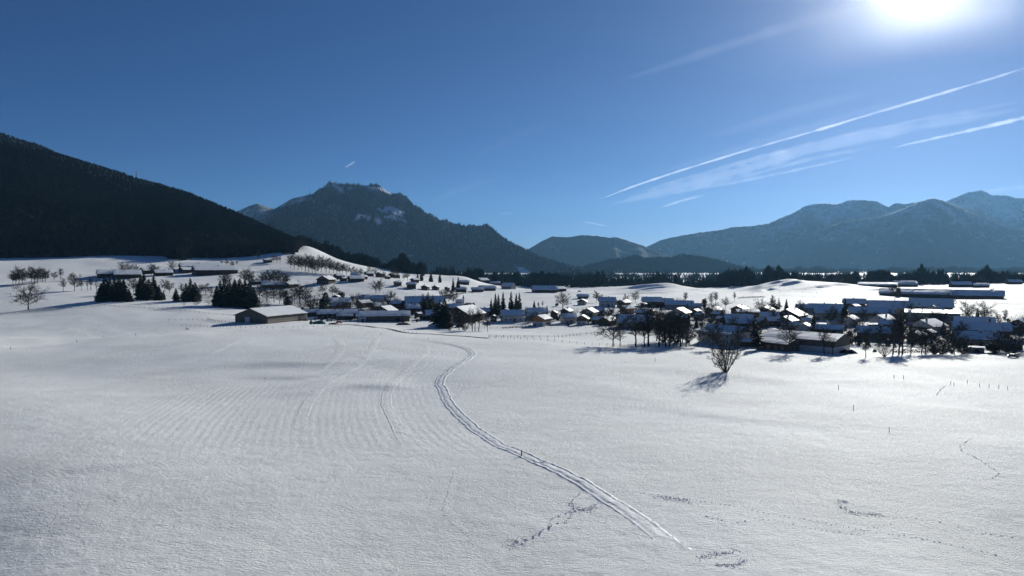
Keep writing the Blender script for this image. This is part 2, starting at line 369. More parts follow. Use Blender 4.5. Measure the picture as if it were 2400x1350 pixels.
loft('mountain', [(1440,612,9300,7900),(1480,598,9300,7900),(1517,577,9300,7900),(1550,562,9300,7900),(1590,553,9300,7900),(1640,545,9300,7900),(1680,540,9300,7900),(1720,532,9300,7900),(1760,530,9300,7900),(1800,524,9300,7900),(1830,510,9300,7900),(1855,500,9300,7900),(1885,483,9300,7900),(1905,478,9300,7900),(1925,477,9300,7900),(1960,479,9300,7900),(1985,470,9300,7900),(2020,469,9300,7900),(2050,472,9300,7900),(2080,485,9300,7900),(2095,476,9300,7900),(2115,479,9300,7900),(2160,472,9300,7900),(2200,470,9300,7900),(2300,500,9300,7900)], 60, 4, 0.10, 380, 8, M['far_rock'], 1.1)
loft('mountain', [(1800,625,8000,6600),(1850,577,8000,6600),(1900,548,8000,6600),(1950,526,8000,6600),(2000,516,8000,6600),(2060,508,8000,6600),(2100,495,8000,6600),(2140,478,8000,6600),(2165,468,8000,6600),(2185,465,8000,6600),(2205,470,8000,6600),(2240,486,8000,6600),(2290,505,8000,6600),(2350,530,8000,6600),(2420,545,8000,6600),(2550,530,8000,6600),(2700,560,8000,6600),(2900,600,8000,6600)], 60, 4, 0.11, 340, 12, M['far_rock'], 1.0)
loft('mountain', [(1150,612,7400,6700),(1200,600,7400,6700),(1240,583,7400,6700),(1275,562,7400,6700),(1295,554,7400,6700),(1330,556,7400,6700),(1365,551,7400,6700),(1400,553,7400,6700),(1430,558,7400,6700),(1440,555,7400,6700),(1460,561,7400,6700),(1490,570,7400,6700),(1510,577,7400,6700),(1540,590,7400,6700),(1600,612,7400,6700),(1680,622,7400,6700)], 50, 4, 0.10, 300, 15, M['far_rock'], 0.8)
loft('mountain', [(430,560,6800,5800),(500,520,6800,5800),(560,494,6800,5800),(585,483,6800,5800),(605,477,6800,5800),(622,483,6800,5800),(645,490,6800,5800),(665,478,6800,5800),(690,464,6800,5800),(720,458,6800,5800),(760,455,6800,5800),(830,490,6800,5800),(900,540,6800,5800)], 40, 4, 0.1, 400, 25, M['far_rock'], 0.4)
CLEAR_MID = [[(768,432),(782,428),(800,440),(806,452),(792,450),(780,440)],[(690,480),(712,467),(724,466),(706,482)],[(856,437),(884,437),(890,446),(866,446)],[(808,440),(822,438),(830,448),(816,450)],[(888,441),(905,444),(925,456),(918,460),(900,452)], [(880,490),(905,482),(930,488),(952,500),(940,508),(915,500),(895,502)],[(900,510),(925,506),(948,514),(944,522),(915,518)],[(832,517),(852,506),(872,508),(866,518),(845,522)],[(878,514),(892,512),(896,526),(882,530)],
             [(1204,622),(1224,626),(1250,640),(1285,643),(1296,650),(1270,656),(1236,650),(1216,640)], [(1000,551),(1009,552),(1010,557)], [(958,600),(975,601),(968,605)]]
mid_o, MX, MD, MZ, MCL = loft('mountain', [(430,600,4700,3500),(520,572,4700,3500),(600,532,4700,3500),(630,507,4700,3500),(655,489,4700,3500),(685,482,4700,3500),(710,467,4700,3500),(740,452,4700,3500),(765,434,4700,3500),(776,426,4700,3500),(784,426,4700,3500),(800,430,4700,3500),(815,435,4700,3500),(835,434,4700,3500),(850,436,4700,3500),(870,433,4700,3500),(885,435,4700,3500),(900,444,4700,3500),(930,457,4700,3500),(938,453,4700,3500),(955,464,4700,3480),(970,480,4650,3450),(990,494,4600,3420),(1010,505,4600,3400),(1030,515,4600,3400),(1055,521,4600,3400),(1075,526,4550,3380),(1100,530,4500,3350),(1115,527,4500,3320),(1140,529,4500,3320),(1155,537,4450,3280),(1170,552,4400,3250),(1200,570,4300,3200),(1230,585,4200,3100),(1260,600,4100,3000),(1300,614,4000,2900),(1360,632,3800,2800),(1430,648,3600,2700)], 110, 3, 0.20, 300, 31, M['mid_rock'], 1.6, 0.0, 1.35, 1.15, CLEAR_MID)
low_o, LX, LD, LZ, LCL = loft('hill', [(1290,655,4300,3000),(1340,648,4300,3000),(1370,628,4300,3000),(1420,614,4300,3000),(1460,609,4300,3000),(1490,602,4300,3000),(1510,610,4300,3000),(1540,608,4300,3000),(1575,607,4300,3000),(1600,600,4300,3000),(1640,605,4300,3000),(1680,614,4300,3000),(1720,624,4300,3000),(1780,640,4300,3000),(1860,650,4300,3000)], 50, 4, 0.15, 180, 41, M['low_rock'], 0.5, -6, 1.3, 1.0,
   [[(1425,641),(1445,638),(1490,640),(1500,651),(1425,651)], [(1540,642),(1575,645),(1570,650),(1545,649)]])
_hill = [(-420,215,2300,1000,47),(-200,262,2300,1000,47),(0,322,2200,1005,47),(100,355,2150,1005,47),(200,395,2050,1005,47),(320,431,1950,1003,48),(385,449,1880,1003,48),(400,454,1870,960,44),(430,463,1850,940,42),(450,470,1830,985,46),(500,491,1780,990,46),(600,536,1620,1002,47),(606,540,1610,1000,46),(616,544,1590,1003,52),(650,560,1540,1006,58),(688,580,1450,992,64),(698,585,1440,1050,64),(708,589,1440,1122,64),(740,603,1420,1150,52),(790,622,1400,1200,36)]
hill_o, HX, HD, HZ, HCL = loft('hill', _hill, 90, 5, 0.10, 170, 51, M['forest_floor'], 0.4, 30, 1.3, 0.95)

# ------------------------------------------------------------------ woods (too many trees to count)
def needle_proto(seed, tiers=6, k=7, R=0.17):
    rnd = random.Random(seed); b = MB()
    b.tube((0, 0, -0.05), (0, 0, 0.5), 0.014, 0.008, 4)
    for i in range(tiers):
        z1 = 0.16 + 0.84 * (i + 1) / tiers; z0 = z1 - 0.84 / tiers * (1.75 - 0.3 * rnd.random())
        r = R * (1 - (i / tiers)) ** 0.8 * rnd.uniform(0.85, 1.12) + 0.012; ph = rnd.random() * 6
        ring = []
        for j in range(2 * k):
            q = ph + math.pi * j / k; rr = r * (rnd.uniform(0.9, 1.15) if j % 2 == 0 else rnd.uniform(0.42, 0.6))
            ring.append((rr * math.cos(q), rr * math.sin(q), z0 + (0.03 if j % 2 else 0) + rnd.uniform(-.012, .012)))
        for j in range(2 * k): b.poly([ring[j], ring[(j + 1) % (2 * k)], (rnd.uniform(-.006, .006), 0, z1)])
    return b
def bare_proto(seed):
    rnd = random.Random(seed); b = MB()
    b.tube((0, 0, -0.05), (0, 0, 0.45), 0.02, 0.012, 4)
    for i in range(190):
        t = rnd.random() * 6.283; e = rnd.uniform(-0.35, 1.45); s = rnd.uniform(0.3, 1.0)
        d = Vector((math.cos(t) * math.cos(e), math.sin(t) * math.cos(e), math.sin(e)))
        c = Vector((0, 0, 0.56)); p1 = c + Vector((d.x * 0.27, d.y * 0.27, d.z * 0.42)) * s
        q = (p1 + d * 0.09 + Vector((rnd.uniform(-.04, .04), rnd.uniform(-.04, .04), 0.03)))
        p0 = c + (p1 - c) * 0.25
        w = d.orthogonal().normalized() * 0.007
        b.poly([p0 + w, p0 - w, q]); w2 = d.cross(w).normalized() * 0.007; b.poly([p1 + w2, p1 - w2, q + w * 8]); b.poly([p1 + w2, p1 - w2, q - w * 8])
    return b
M['needles_far'] = plain('far_needles', (0.012, 0.020, 0.015), (0.035, 0.047, 0.038), 1.4, 0.9, 0, (1, 1, 1), 0.1)
M['needles_frost'] = plain('frosted_needles', (0.025, 0.034, 0.030), (0.24, 0.26, 0.27), 2.2, 0.9, 0, (1, 1, 1), 0.1)
M['twigs_far'] = plain('far_twigs', (0.030, 0.026, 0.022), (0.065, 0.055, 0.045), 1.4, 0.9, 0, (1, 1, 1), 0.1)
def proto(name, b, mat): 
    o = bpy.data.objects.new(name, b.mesh(name)); o.data.materials.append(mat); return o
PROTO = {'c0': proto('needle_tree_shape', needle_proto(1), M['needles_far']), 'c1': proto('needle_tree_shape', needle_proto(2, 5, 6, 0.2), M['needles_far']),
         'f0': proto('frosted_tree_shape', needle_proto(3, 5, 6, 0.2), M['needles_frost']), 'b0': proto('bare_tree_shape', bare_proto(4), M['twigs_far'])}
def scatter(name, pts, scl, shape, label, cat='forest'):
    me = bpy.data.meshes.new(name); pts = np.asarray(pts, np.float32); me.vertices.add(len(pts)); me.vertices.foreach_set('co', pts.ravel())
    rs = np.random.RandomState(len(pts))
    a = me.attributes.new('size', 'FLOAT_VECTOR', 'POINT'); s = np.asarray(scl, np.float32); wd = s * rs.uniform(0.85, 1.2, len(s))
    a.data.foreach_set('vector', np.stack([wd, wd, s], 1).astype(np.float32).ravel())
    a = me.attributes.new('turn', 'FLOAT_VECTOR', 'POINT'); rz = rs.uniform(0, 6.28, len(s)); tl = rs.uniform(-.05, .05, (len(s), 2))
    a.data.foreach_set('vector', np.stack([tl[:, 0], tl[:, 1], rz], 1).astype(np.float32).ravel())
    o = link(name, me); tag(o, label, cat, None, 'stuff')
    g = bpy.data.node_groups.new(name, 'GeometryNodeTree')
    g.interface.new_socket('Geometry', in_out='INPUT', socket_type='NodeSocketGeometry'); g.interface.new_socket('Geometry', in_out='OUTPUT', socket_type='NodeSocketGeometry')
    i = g.nodes.new('NodeGroupInput'); e = g.nodes.new('NodeGroupOutput'); p = g.nodes.new('GeometryNodeInstanceOnPoints')
    ob = g.nodes.new('GeometryNodeObjectInfo'); ob.inputs['Object'].default_value = PROTO[shape]; ob.inputs['As Instance'].default_value = True
    n1 = g.nodes.new('GeometryNodeInputNamedAttribute'); n1.data_type = 'FLOAT_VECTOR'; n1.inputs['Name'].default_value = 'size'
    n2 = g.nodes.new('GeometryNodeInputNamedAttribute'); n2.data_type = 'FLOAT_VECTOR'; n2.inputs['Name'].default_value = 'turn'
    g.links.new(i.outputs[0], p.inputs['Points']); g.links.new(ob.outputs['Geometry'], p.inputs['Instance'])
    g.links.new(n1.outputs['Attribute'], p.inputs['Scale']); g.links.new(n2.outputs['Attribute'], p.inputs['Rotation']); g.links.new(p.outputs[0], e.inputs[0])
    md = o.modifiers.new('trees', 'NODES'); md.node_group = g
    return o
def sample_loft(X, D, Z, n, seed, i0=0, i1=None, cl=None):
    rs = np.random.RandomState(seed); rows, cols = X.shape; i1 = i1 or rows - 1
    A = np.hypot(np.diff(X, axis=1)[:-1], np.diff(D, axis=1)[:-1]) * np.hypot(np.diff(D, axis=0)[:, :-1], np.diff(Z, axis=0)[:, :-1])
    A[:i0] = 0; A[i1:] = 0
    if cl is not None: A = A * (cl[:-1, :-1] < 0.5)
    c = np.cumsum(A.ravel()); k = np.searchsorted(c, rs.uniform(0, c[-1], n)); i, j = np.unravel_index(np.clip(k, 0, A.size - 1), A.shape)
    s = rs.rand(n); t = rs.rand(n)
    f = lambda Q: (Q[i, j] * (1 - s) * (1 - t) + Q[i + 1, j] * s * (1 - t) + Q[i, j + 1] * (1 - s) * t + Q[i + 1, j + 1] * s * t)
    return np.stack([f(X), f(D), f(Z)], 1), (i + s) / (rows - 1)
p, t = sample_loft(HX, HD, HZ, 52000, 1); rs = np.random.RandomState(5)
dec = (rs.rand(len(p)) < np.clip(0.75 - t * 3.2, 0.02, 0.7)); fro = (~dec) & (rs.rand(len(p)) < np.clip((t - 0.55) * 1.6 * (p[:, 0] < -900), 0, 0.55))
con = ~dec & ~fro
scatter('forest', p[con], rs.uniform(15, 25, con.sum()), 'c0', 'dark conifer forest covering the steep hill on the left')
scatter('forest', p[fro], rs.uniform(14, 23, fro.sum()), 'f0', 'frosted conifers near the top of the left hill')
scatter('forest', p[dec], rs.uniform(13, 20, dec.sum()), 'b0', 'bare deciduous trees along the foot of the left forest hill')
p, t = sample_loft(MX, MD, MZ, 42000, 2, 2, None, MCL); fro = rs.rand(len(p)) < np.clip((t - 0.35) * 1.6, 0.05, 0.85)
scatter('forest', p[~fro], rs.uniform(12, 19, (~fro).sum()), 'c1', 'conifer forest on the lower slopes of the central mountain')
scatter('forest', p[fro], rs.uniform(10, 17, fro.sum()), 'f0', 'snow dusted conifers high on the central mountain')
p, t = sample_loft(LX, LD, LZ, 6000, 3, 1, None, LCL)
scatter('forest', p, rs.uniform(16, 24, len(p)), 'c1', 'hazy wooded low hills in front of the far valley')
def belt(n, strips, lo, hi, seed):
    rs = np.random.RandomState(seed); out = []; sc = []
    w = np.array([s[4] for s in strips], float)
    for (u0, u1, d0, d1, k, h0, h1) in strips:
        m = int(n * k / w.sum()); u = rs.uniform(u0, u1, m); d = rs.uniform(0, 1, m)
        dd = d0 + (d1 - d0) * d if not callable(d0) else d0(u) + d1 * d
        a = (u - 1200) / FPX / (math.cos(PITCH)); x = a * dd; keep = rs.rand(m) < np.clip(.62 + 1.5 * fbm(u / 34.0, dd / 60, 3, seed), .05, 1); sz = rs.uniform(h0, h1, m) * (0.92 + 0.75 * fbm(u / 22.0, dd * 0 + seed, 3, seed + 5))
        out.append(np.stack([x, dd, ground(x, dd) - 0.4], 1)[keep]); sc.append(sz[keep])
    return np.vstack(out), np.concatenate(sc)
crest = lambda u: np.interp(u, [700, 760, 800, 850, 900, 980, 1010], [1135, 1125, 1115, 1095, 1075, 1035, 1030])
p, s = belt(4200, [(712, 1000, crest, 110, 10, 14, 24), (985, 1320, 1150, 1330, 8, 14, 21)], 0, 0, 7)
scatter('forest', p, s, 'c0', 'dark wood just behind the snowy ridge left of centre')
p, s = belt(3400, [(1305, 1490, 1170, 1330, 8, 17, 24), (1440, 1660, 1120, 1300, 7, 15, 21), (1620, 1760, 1060, 1200, 6, 17, 25), (1730, 1885, 1030, 1150, 9, 22, 29), (1870, 2000, 1150, 1350, 2, 14, 20), (2140, 2330, 1080, 1260, 9, 18, 26), (2320, 2900, 1130, 1300, 9, 15, 22)], 0, 0, 8)
scatter('forest', p, s, 'c0', 'belt of conifers along the far edge of the right fields')
p, s = belt(1500, [(1880, 2010, 1080, 1250, 4, 13, 18), (1990, 2110, 1040, 1200, 7, 14, 20), (2080, 2160, 1060, 1200, 4, 14, 19), (1260, 1320, 1180, 1350, 3, 14, 20), (2300, 2420, 1040, 1100, 3, 11, 16)], 0, 0, 9)
scatter('forest', p, s, 'b0', 'belt of bare trees among the conifers at the right field edge')
p, s = belt(9000, [(1060, 1330, 1350, 2300, 8, 13, 20), (1320, 1640, 1400, 2900, 7, 13, 20), (1640, 2900, 1350, 2900, 26, 13, 20)], 0, 0, 10)
scatter('forest', p, s, 'c1', 'scattered hazy trees on the far valley floor')

p, s = belt(32000, [(1300, 2900, 4800, 6600, 7, 24, 36), (1300, 2900, 3600, 6400, 8, 17, 27), (1000, 1500, 2300, 2900, 1, 12, 18)], 0, 0, 12)
scatter('forest', p, s, 'c1', 'dark woods lining the foot of the far right mountains')
# ------------------------------------------------------------------ haze
hz = MB(); hz.box(-13500, 13500, -13500, 13500, lowest - 25.0, 1330.0)
hm = bpy.data.materials.new('haze'); hm.use_nodes = True; hn = hm.node_tree; hn.nodes.clear()
ho = hn.nodes.new('ShaderNodeOutputMaterial'); hv = hn.nodes.new('ShaderNodeVolumePrincipled')
hv.inputs['Color'].default_value = (0.27, 0.58, 0.94, 1); hv.inputs['Density'].default_value = 2.1e-5; hv.inputs['Anisotropy'].default_value = 0.42
hn.links.new(hv.outputs[0], ho.inputs['Volume'])
haze = hz.build('haze', hm); tag(haze, 'thin blue winter haze filling the valley air', None, None, 'stuff')
# ------------------------------------------------------------------ building materials
M['wood_dark'] = plain('dark_timber', (0.030, 0.020, 0.014), (0.070, 0.048, 0.034), 2.2, 0.85, 0.3, (1, 1, 0.15))
M['wood_grey'] = plain('weathered_timber', (0.075, 0.066, 0.056), (0.15, 0.135, 0.115), 2.0, 0.9, 0.3, (1, 1, 0.15))
M['wood_warm'] = plain('honey_timber', (0.26, 0.11, 0.035), (0.40, 0.19, 0.065), 2.0, 0.75, 0.2, (1, 1, 0.15))
M['wood_brown'] = plain('brown_timber', (0.085, 0.045, 0.024), (0.16, 0.088, 0.048), 2.0, 0.85, 0.2, (1, 1, 0.15))
M['white'] = plain('white_render', (0.44, 0.43, 0.41), (0.56, 0.55, 0.53), 0.7, 0.9)
M['cream'] = plain('cream_render', (0.36, 0.31, 0.23), (0.46, 0.41, 0.32), 0.7, 0.9)
M['grey_wall'] = plain('grey_render', (0.20, 0.21, 0.22), (0.29, 0.30, 0.31), 0.7, 0.9)
M['tile'] = plain('roof_tile', (0.055, 0.030, 0.024), (0.115, 0.062, 0.046), 3.0, 0.85, 0.4, (1, 6, 1))
M['stone'] = plain('chimney_brick', (0.10, 0.08, 0.07), (0.22, 0.18, 0.16), 5.0, 0.9, 0.3)
M['frame'] = plain('window_frame', (0.45, 0.44, 0.42), (0.6, 0.59, 0.56), 3, 0.6)
M['glass'] = plain('window_glass', (0.010, 0.013, 0.016), (0.025, 0.030, 0.036), 1.5, 0.12, 0, (1, 1, 1), 0.6)
M['shutter'] = plain('dark_shutter', (0.03, 0.045, 0.035), (0.06, 0.08, 0.06), 3, 0.8)
M['sheet'] = plain('pale_sheet_metal', (0.42, 0.44, 0.46), (0.55, 0.57, 0.58), 1.5, 0.5)
M['bark'] = plain('bark', (0.030, 0.024, 0.020), (0.075, 0.062, 0.050), 3, 0.95, 0.5, (1, 1, 0.2))
M['twig'] = plain('twigs', (0.030, 0.024, 0.018), (0.065, 0.052, 0.040), 2, 0.95)
M['needle'] = plain('needles', (0.010, 0.017, 0.012), (0.030, 0.043, 0.028), 1.2, 0.8, 0, (1, 1, 1), 0.2)
M['leaf'] = plain('evergreen_leaves', (0.012, 0.020, 0.012), (0.034, 0.046, 0.026), 2.0, 0.7)
M['beech'] = plain('rusty_beech_leaves', (0.060, 0.026, 0.020), (0.12, 0.055, 0.035), 2.0, 0.8)
M['post'] = plain('fence_wood', (0.075, 0.060, 0.045), (0.15, 0.12, 0.095), 4, 0.9)
M['wire'] = plain('fence_wire', (0.10, 0.10, 0.10), (0.18, 0.18, 0.18), 4, 0.6)
M['teal'] = plain('green_machine_paint', (0.03, 0.13, 0.12), (0.06, 0.20, 0.18), 2, 0.5)
M['rubber'] = plain('rubber', (0.015, 0.015, 0.016), (0.03, 0.03, 0.03), 5, 0.85)
M['red'] = plain('red_paint', (0.30, 0.035, 0.02), (0.42, 0.06, 0.035), 2, 0.5)
M['cloth'] = plain('dark_cloth', (0.012, 0.013, 0.018), (0.03, 0.032, 0.04), 8, 0.9)
M['skin'] = plain('skin', (0.42, 0.25, 0.18), (0.50, 0.31, 0.23), 8, 0.7)
M['paint_dark'] = plain('dark_car_paint', (0.012, 0.014, 0.018), (0.025, 0.027, 0.032), 1.5, 0.25, 0, (1, 1, 1), 0.5)
M['earth'] = plain('bare_grass', (0.10, 0.10, 0.085), (0.30, 0.30, 0.28), 3.0, 0.95, 0.8)
M['asphalt'] = plain('wet_asphalt', (0.035, 0.036, 0.040), (0.085, 0.087, 0.09), 0.8, 0.75)
M['copper'] = plain('dark_copper', (0.05, 0.045, 0.045), (0.10, 0.085, 0.08), 3, 0.6)
M['steel'] = plain('mast_steel', (0.16, 0.14, 0.14), (0.28, 0.25, 0.25), 2, 0.5)

# ------------------------------------------------------------------ buildings
_unit = {}
def unit(kind):
    """window, door and shutter meshes one metre wide and high, facing -Y, shared by all houses"""
    if kind not in _unit:
        b = MB()
        if kind == 'window':
            b.box(-.5, .5, -.06, 0.02, -.5, -.41, 0); b.box(-.5, .5, -.06, 0.02, .41, .5, 0)
            b.box(-.5, -.40, -.06, .02, -.41, .41, 0); b.box(.40, .5, -.06, .02, -.41, .41, 0); b.box(-.04, .04, -.05, .02, -.41, .41, 0)
            b.quad((-.40, -.012, -.41), (.40, -.012, -.41), (.40, -.012, .41), (-.40, -.012, .41), 1)
            me = b.mesh('window'); me.materials.append(M['frame']); me.materials.append(M['glass'])
        elif kind == 'door':
            b.box(-.5, -.42, -.09, .02, 0, 1, 0); b.box(.42, .5, -.09, .02, 0, 1, 0); b.box(-.42, .42, -.09, .02, .94, 1, 0)
            b.box(-.42, .42, -.03, .02, 0, .94, 0); b.box(-.32, -.03, -.045, -.03, .1, .45, 0); b.box(.03, .32, -.045, -.03, .1, .45, 0)
            me = b.mesh('door'); me.materials.append(M['wood_brown'])
        elif kind == 'gate':
            b.box(-.5, .5, -.06, .02, 0, 1, 0)
            for k in range(5): b.box(-.5 + k * .2 + .01, -.5 + k * .2 + .19, -.085, -.06, .02, .98, 0)
            me = b.mesh('gate'); me.materials.append(M['sheet'])
        _unit[kind] = me
    return _unit[kind]
def fit(kind, parent, x, y, z, w, h, rz):
    o = link(kind, unit(kind), None, parent); o.location = (x, y, z); o.scale = (w, 1.0, h); o.rotation_euler = (0, 0, rz); return o
WALLS = {'dark': 'wood_dark', 'grey': 'wood_grey', 'warm': 'wood_warm', 'brown': 'wood_brown', 'white': 'white', 'cream': 'cream', 'stone': 'grey_wall'}
_hr = random.Random(77)
def snow_slab(b, x0, x1, yo, zo, yr, zr, th, lump, seed):
    """a snow blanket on one roof slope, uneven at its edges"""
    rnd = random.Random(seed); n = max(3, int((x1 - x0) / 2.2)); rows = 4
    top = []; bot = []
    for i in range(n + 1):
        x = x0 + (x1 - x0) * i / n; e = rnd.uniform(-.06, .10)
        ca = []; cb = []
        for j in range(rows):
            t = j / (rows - 1); t2 = t if j else e * 0.35
            y = yo + (yr - yo) * t2; z = zo + (zr - zo) * t2
            edge = 0.45 if (i in (0, n) or j == 0) else 1.0
            ca.append((x, y, z + th * edge + rnd.uniform(-lump, lump))); cb.append((x, y, z - 0.01))
        top.append(ca); bot.append(cb)
    for i in range(n):
        for j in range(rows - 1):
            b.quad(top[i][j], top[i + 1][j], top[i + 1][j + 1], top[i][j + 1])
        b.quad(bot[i][0], bot[i + 1][0], top[i + 1][0], top[i][0])
    for i in (0, n):
        for j in range(rows - 1): b.quad(bot[i][j], bot[i][j + 1], top[i][j + 1], top[i][j])
def house(loc, rz, L, W, He, pitch, wall, label, name='house', cat='house', group=None, chim=1, wins=True, plinth=0.0, upper=None, balcony=False, snow=0.2, over=0.9, detail=2, gates=0, near_end=-1, seed=0):
    rnd = random.Random(seed + int(L * 100)); e = empty(name, loc, rz); tag(e, label, cat, group)
    tp = math.tan(pitch); Hr = He + W / 2 * tp; x0, x1, y0, y1 = -L / 2, L / 2, -W / 2, W / 2; zb = -2.5
    def body(nm, za, top_gable, mat, grow):
        b = MB(); g = grow; X0, X1, Y0, Y1 = x0 - g, x1 + g, y0 - g, y1 + g
        zt = He if top_gable else plinth
        b.quad((X0, Y0, za), (X1, Y0, za), (X1, Y0, zt), (X0, Y0, zt)); b.quad((X1, Y1, za), (X0, Y1, za), (X0, Y1, zt), (X1, Y1, zt))
        for X, s in ((X1, 1), (X0, -1)):
            pts = [(X, Y0, za), (X, Y1, za), (X, Y1, zt)] + ([(X, 0, zt + (Y1) * tp)] if top_gable else []) + [(X, Y0, zt)]
            b.poly(pts if s > 0 else pts[::-1])
        if not top_gable: b.quad((X0, Y0, zt), (X1, Y0, zt), (X1, Y1, zt), (X0, Y1, zt))
        return b.build(nm, mat, e)
    body('wall', zb, True, M[WALLS[upper or wall]], 0.0)
    if plinth: body('ground_floor_wall', zb, False, M[WALLS[wall]], 0.06)
    th = 0.22; b = MB(); ye = W / 2 + over; ze = He - over * tp; xa, xb = x0 - over * 0.8, x1 + over * 0.8
    for s in (-1, 1):
        A = [(xa, s * ye, ze), (xb, s * ye, ze), (xb, 0, Hr), (xa, 0, Hr)]
        B = [(p[0], p[1], p[2] + th) for p in A]
        q = A + B
        if s > 0: q = [q[1], q[0], q[3], q[2], q[5], q[4], q[7], q[6]]
        b.hexa(q)
    roof = b.build('roof', M['tile'], e)
    if snow:
        for s in (-1, 1):
            b = MB(); ins = 0.10
            snow_slab(b, xa + ins, xb - ins, s * (ye - ins * 1.2), ze + th + ins * tp, 0.0, Hr + th, snow, 0.05, seed * 7 + s + int(W * 50))
            b.build('snow_cover', M['snow'], roof, smooth=False)
    for k in range(chim):
        cx = L * (0.5 if chim > 1 else 1) * rnd.uniform(-.3, .3) + (k - (chim - 1) / 2) * L * 0.35; cyy = rnd.choice((-1, 1)) * W * 0.10
        zc = Hr - abs(cyy) * tp; b = MB(); b.box(cx - .4, cx + .4, cyy - .4, cyy + .4, zc - .4, zc + 1.35); b.box(cx - .5, cx + .5, cyy - .5, cyy + .5, zc + 1.35, zc + 1.5)
        ch = b.build('chimney', M['stone'], roof)
    def row(n, span, z, w, h, face):
        for i in range(n):
            t = (i - (n - 1) / 2) * span / max(n, 1)
            if face == 'S': fit('window', e, t, y0 - .07 * (plinth > z), z, w, h, 0)
            elif face == 'W': fit('window', e, x0 - .07 * (plinth > z), -t, z, w, h, -math.pi / 2)
            elif face == 'E': fit('window', e, x1 + .07 * (plinth > z), t, z, w, h, math.pi / 2)
    end = 'W' if near_end < 0 else 'E'
    if wins and detail >= 1:
        storeys = max(1, int((He + 0.4) / 2.6))
        for s in range(storeys):
            z = 1.5 + 2.6 * s
            row(max(2, int(W / 3.4)), W * 0.86, z, 1.15, 1.3, end)
            if detail >= 2: row(max(2, int(L / 3.6)), L * 0.9, z, 1.15, 1.3, 'S')
        if Hr - He > 1.7: row(2 if W > 9 else 1, W * 0.42, He + (Hr - He) * 0.32, 1.0, 1.1, end)
        if detail >= 2: fit('door', e, L * 0.06, y0 - .03 - .07 * (plinth > 0), 0, 1.2, 2.15, 0)
    if balcony and detail >= 1:
        zf = 2.75; X = x0 if end == 'W' else x1; s = -1 if end == 'W' else 1; b = MB()
        xs = sorted((X + s * .08, X + s * 1.15)); b.box(xs[0], xs[1], y0 * .92, y1 * .92, zf - .15, zf)
        xs = sorted((X + s * 1.07, X + s * 1.15)); b.box(xs[0], xs[1], y0 * .92, y1 * .92, zf + .12, zf + .95)
        for i in range(5):
            yy = y0 * .9 + (y1 - y0) * .9 * i / 4; b.box(xs[0] - .03, xs[1] + .03, yy - .06, yy + .06, zf, zf + 1.0)
        b.build('balcony', M['wood_brown'], e)
    for i in range(gates):
        fit('gate', e, (i - (gates - 1) / 2) * L * .3 - L * .2, y0 - .03, 0, 3.6, min(3.4, He - .4), 0)
    return e
DEG = math.radians
TH = np.exp(np.linspace(math.log(230), math.log(1500), 700))
def solve(u, vr, wpx, th, k, He, pitch, lo, hi):
    """distance at which a building of that apparent width, standing on the land, has its ridge on the sight line"""
    a, b0 = ray(u, vr); d = TH[(TH >= lo) & (TH <= hi)]; az = math.atan2(a, 1.0)
    W = wpx * d / FPX / math.cos(az) / (k * abs(math.cos(th)) + abs(math.sin(th))) - 2.2
    W = np.clip(W, 3.0, 40); g = ground(a * d, d)
    top = g + He + W / 2 * math.tan(pitch) + 0.4; f = np.abs(top - (ZC + b0 * d))
    i = int(np.argmin(f)); return d[i], W[i], W[i] * k, f[i]
HOUSES = []
def H(u, vr, wpx, th, label, wall='white', k=1.3, He=5.2, pitch=22, lo=300, hi=700, **kw):
    if hi < 700 and He > 3.9: He = He * .86; hi = hi + 50
    if abs(th) <= 25 and k > 1.35 and lo < 560: k *= .74
    if 17 < pitch and lo < 560: pitch += 4
    if lo >= 560: He *= .72; pitch += 5; k = k * (.62 if k > 1.7 else .85)
    if kw.get('plinth', 0) > 3: kw['plinth'] *= 1.2
    th = th - 180 if th > 90 else th; t = DEG(th); d, W, L, err = solve(u, vr, wpx, t, k, He, DEG(pitch), lo, hi)
    g_ = 1.16 if lo < 560 else 1.22; W *= g_; L *= g_
    a, _ = ray(u, 675); x, y = a * d, d; z = gz(x, y); az = math.atan2(x, y)
    if err > 1.5: print('HOUSE', label[:50], 'd=%.0f err=%.1f' % (d, err))
    det = 2 if d < 600 else (1 if d < 900 else 0)
    kw.setdefault('detail', det); kw.setdefault('seed', len(HOUSES)); kw.setdefault('snow', 0.22 if d < 600 else 0.4)
    kw.setdefault('over', 1.25 if W > 6 else 0.6)
    if W < 5.5: kw.setdefault('chim', 0)
    h = house((x, y, z), t - az, L, W, He, DEG(pitch), wall, label, near_end=(-1 if th >= 0 else 1), **kw)
    HOUSES.append((h, d, W, L)); return h
# ------------------------------------------------------------------ the village, building by building
# big riding hall at the edge of the left field, gable with a pale sliding gate, bright snow roof
def riding_hall():
    c = at(632, 757); d = c.y; az = math.atan2(c.x, c.y); W = 27.0; L = 36.0; He = 4.6; p = DEG(18); th = DEG(46)
    c = c + Vector((-4, 15, 0)); c.z = gz(c.x, c.y)
    e = house(c, th - az, L, W, He, p, 'grey', 'big grey timber hall with a bright snow roof and pale gable gate', 'barn', 'barn', None, 0, False, snow=0.22, over=1.1, seed=901)
    fit('gate', e, -L / 2 - .04, 3.0, 0, 3.8, 3.6, -math.pi / 2)
    b = MB(); b.box(-L / 2 + .6, L / 2 - 8, -W / 2 - .12, -W / 2 - .02, .4, 2.9)
    tag(b.build('cream_panel_wall', M['cream'], e), 'sunlit cream panel along the right side wall')
    for k in range(3): fit('window', e, L / 2 - 6.5 + 2.3 * k, -W / 2 - .03, 1.7, 1.6, 1.6, 0)
    b = MB(); b.box(L / 2 - 1, L / 2 - .6, -W / 2 - 1.0, -W / 2 - .6, -1, He - .3); b.build('post', M['white'], e)
riding_hall()
